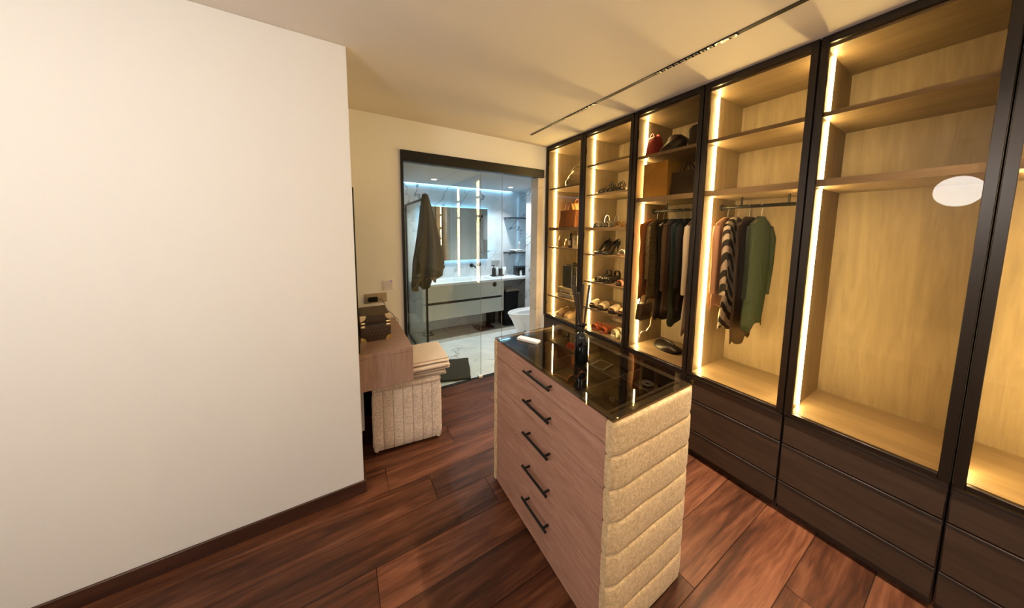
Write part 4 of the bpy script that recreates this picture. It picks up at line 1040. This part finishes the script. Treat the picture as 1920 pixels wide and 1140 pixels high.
q = thing('paper_carrier', 'large mustard yellow gift carrier bag on the second shelf', 'bag', (2.235, 1.422, U3b+.0012), 0)
bm = BM(); W_, D_, H_ = .26, .20, .262
loft(bm, [[Vector(p) for p in ((-W_/2, -D_/2, z), (W_/2, -D_/2, z), (W_/2, 0, z), (W_/2, D_/2, z), (-W_/2, D_/2, z), (-W_/2+ind, 0, z))] for z, ind in ((0, 0), (.12, .006), (H_, .018))], cap=False); f_ = bm.faces.new([v for v in bm.verts if v.co.z < .001]); bmesh.ops.recalc_face_normals(bm, faces=bm.faces)
solid(obj('paper', bm, 'yellow_paper', q, False), .002)
for yy in (-D_*.3, D_*.3): obj('cord', tube(BM(), [(-.02, yy, H_-.002), (-.055, yy, H_-.05), (.0, yy, H_-.085), (.055, yy, H_-.05), (.03, yy, H_-.002)], .003, 6), 'bag_brown', q)
tote('dark brown structured handbag standing in front of the yellow carrier', 'bag_brown', (2.19, 1.225, U3b), math.radians(90), .20, .11, .17, .07, name='handbag')
# floor of unit 3
slouch('black glossy low bag lying on the bottom board under the clothes', 'bag_dark', (2.29, 1.36, ZF), math.radians(70), .24, .15, .06, 3.3, .015)

# ================================================================== CLOTHES ON RAILS
RAILZ = 1.735; RX = 2.30
def rail(y0, y1, label):
    q = thing('clothes_rail', label, 'rail', (RX, (y0+y1)/2, RAILZ)); h = (y1-y0)/2-.019
    obj('bar', tube(BM(), [(0, -h, 0), (0, h, 0)], .011, 12), 'black_metal', q)
    for s in (-1, 1): obj('socket', tube(BM(), [(0, s*h, 0), (0, s*(h-.01), 0)], .02, 14), 'black_metal', q)
    for yy in (-h*.5, h*.5): obj('stem', tube(BM(), [(0, yy, .01), (0, yy, 1.832-.036-RAILZ-.0005)], .006, 8), 'black_metal', q)
rail(*W3, 'black clothes rail above the dark garments'); rail(*W4, 'black clothes rail above the pink garment')
def garment(label, mat, y, zh, hw=.165, th=.016, sleeves=.0, hang='hanger_wood', seed=0., name='garment', cat='garment', flare=0., tilt=0., dx=0.):
    """hanger is a thing of its own; garment hangs on it. widths run across the wardrobe (x)"""
    hg = thing('hanger', {'hanger_wood': 'dark wooden', 'hanger_white': 'pale padded'}[hang] + ' hanger carrying the ' + label.split(' hanging')[0], 'hanger', (RX, y, RAILZ), tilt, 'hangers on the rails')
    hg.location.x += dx*0
    bm = BM(); tube(bm, [(.0, 0, -.075), (0, 0, -.03), (.012, 0, -.012)] + [(.013*math.cos(a), 0, .0+.013*math.sin(a)+.0) for a in [(-40+30*i)*PI/180 for i in range(8)]], .0022, 6); obj('hook', bm, 'pale_silver', hg)
    obj('shoulder_bar', tube(BM(), [(-hw*.9, 0, -.125), (-hw*.5, 0, -.095), (0, 0, -.075), (hw*.5, 0, -.095), (hw*.9, 0, -.125)], [.007, .009, .010, .009, .007], 10), hang, hg)
    g_ = thing(name, label, cat, (RX+dx, y, RAILZ), tilt, 'clothes on the rails')
    bm = BM(); rings = []; ztop = -.07; zb = zh-RAILZ
    tab = ((0, .055), (.02, .09), (.07, hw), (.16, hw*.97), (.4, hw*.86), (.7, hw*(.9+flare*.5)), (1, hw*(.92+flare)))
    for i in range(23):
        a = (i/22)**1.35; z = ztop+(zb-ztop)*a; w_ = lerp_tab(tab, a); t_ = th*(.55+.45*min(1, a*5))
        r = []
        for j in range(40):
            an = 2*PI*j/40; c, s = math.cos(an), math.sin(an)
            f = 1+.28*min(1, a*2)*math.sin(5*an+seed*2+2*a)
            r.append(Vector((w_*math.copysign(abs(c)**.8, c)+.008*noise.noise(Vector((seed, z*6, an))), t_*s*f + .012*noise.noise(Vector((c*3, z*4, seed))), z + (.02*math.sin(3*an+seed) if i == 22 else 0))))
        rings.append(r)
    loft(bm, rings, cap=False); solid(obj('body', bm, mat, g_), .003)
    if sleeves:
        for s in (-1, 1):
            obj('sleeve', tube(BM(), [(s*hw*.86, 0, -.135), (s*(hw+.005), -.01, -.21), (s*(hw+.004), -.012, -.135-sleeves*.55), (s*(hw-.004), -.006, -.135-sleeves)], [.020, .021, .019, .017], 12), mat, g_)
    return g_
Y3 = [1.515, 1.455, 1.40, 1.35, 1.30, 1.245, 1.19, 1.13]
garment('rust orange blouse hanging first on the rail by light strip', 'cloth_rust', 1.512, 1.02, .188, .015, .0, 'hanger_wood', 1.1, 'blouse', 'blouse', dx=-.04)
garment('brown sequined jacket hanging beside the rust blouse', 'cloth_sequin', 1.455, 1.00, .165, .015, .42, 'hanger_wood', 2.3, 'jacket', 'jacket', dx=-.035)
garment('long black dress hanging beside the sequined jacket', 'cloth_black', 1.40, .86, .155, .015, .0, 'hanger_white', 3.7, 'dress', 'dress')
garment('dark brown coat hanging between black and green dresses', 'cloth_brown', 1.345, .90, .160, .015, .5, 'hanger_wood', 4.1, 'coat', 'coat')
garment('dark green dress hanging beside the brown coat', 'cloth_green', 1.29, .84, .155, .015, .0, 'hanger_wood', 5.9, 'dress', 'dress')
garment('black jacket hanging beside the off white shirt', 'cloth_black', 1.235, .98, .160, .015, .46, 'hanger_wood', 6.3, 'jacket', 'jacket')
garment('off white shirt hanging between two black garments', 'cloth_white', 1.178, .80, .160, .015, .5, 'hanger_wood', 7.7, 'shirt', 'shirt')
garment('black trousers hanging against the divider', 'cloth_black', 1.118, .84, .15, .015, .0, 'hanger_wood', 8.2, 'trousers', 'trousers')
garment('pink satin blouse hanging next to the light strip', 'cloth_pink', .985, 1.05, .158, .015, .45, 'hanger_wood', 9.1, 'blouse', 'blouse')
garment('black and cream striped shirt hanging beside the pink blouse', 'cloth_stripe', .925, .92, .160, .015, .45, 'hanger_wood', 9.8, 'shirt', 'shirt')
garment('dark brown dress hanging beside the striped shirt', 'cloth_brown', .86, .84, .155, .015, .0, 'hanger_wood', 10.4, 'dress', 'dress')
garment('dark green jacket hanging last on the rail', 'cloth_green', .795, .95, .160, .015, .45, 'hanger_wood', 11.6, 'jacket', 'jacket')
q = thing('shoulder_bag', 'dark brown shoulder bag hanging by its strap in front of clothes', 'bag', (2.135, 1.483, .835), 0)
bm = BM(); box(bm, -.075, .075, -.03, .03, 0, .14, .014, 3, taper=(.85, .7)); obj('body', bm, 'bag_brown', q)
obj('flap', bx(-.066, .066, -.034, -.022, .06, .142, .004, 2), 'bag_brown', q); obj('strap', tube(BM(), [(-.06, 0, .135), (-.03, 0, .3), (.07, .001, .6), (.155, .001, .80), (.165, .001, .80), (.10, 0, .55), (.06, 0, .135)], .004, 6), 'bag_brown', q)
obj('chain', tube(BM(), [(.06, -.035, .02), (.05, -.036, -.05), (.0, -.036, -.09), (-.05, -.036, -.085), (-.08, -.036, -.10), (-.09, -.036, -.13)], .004, 6), 'brass_pale', q)
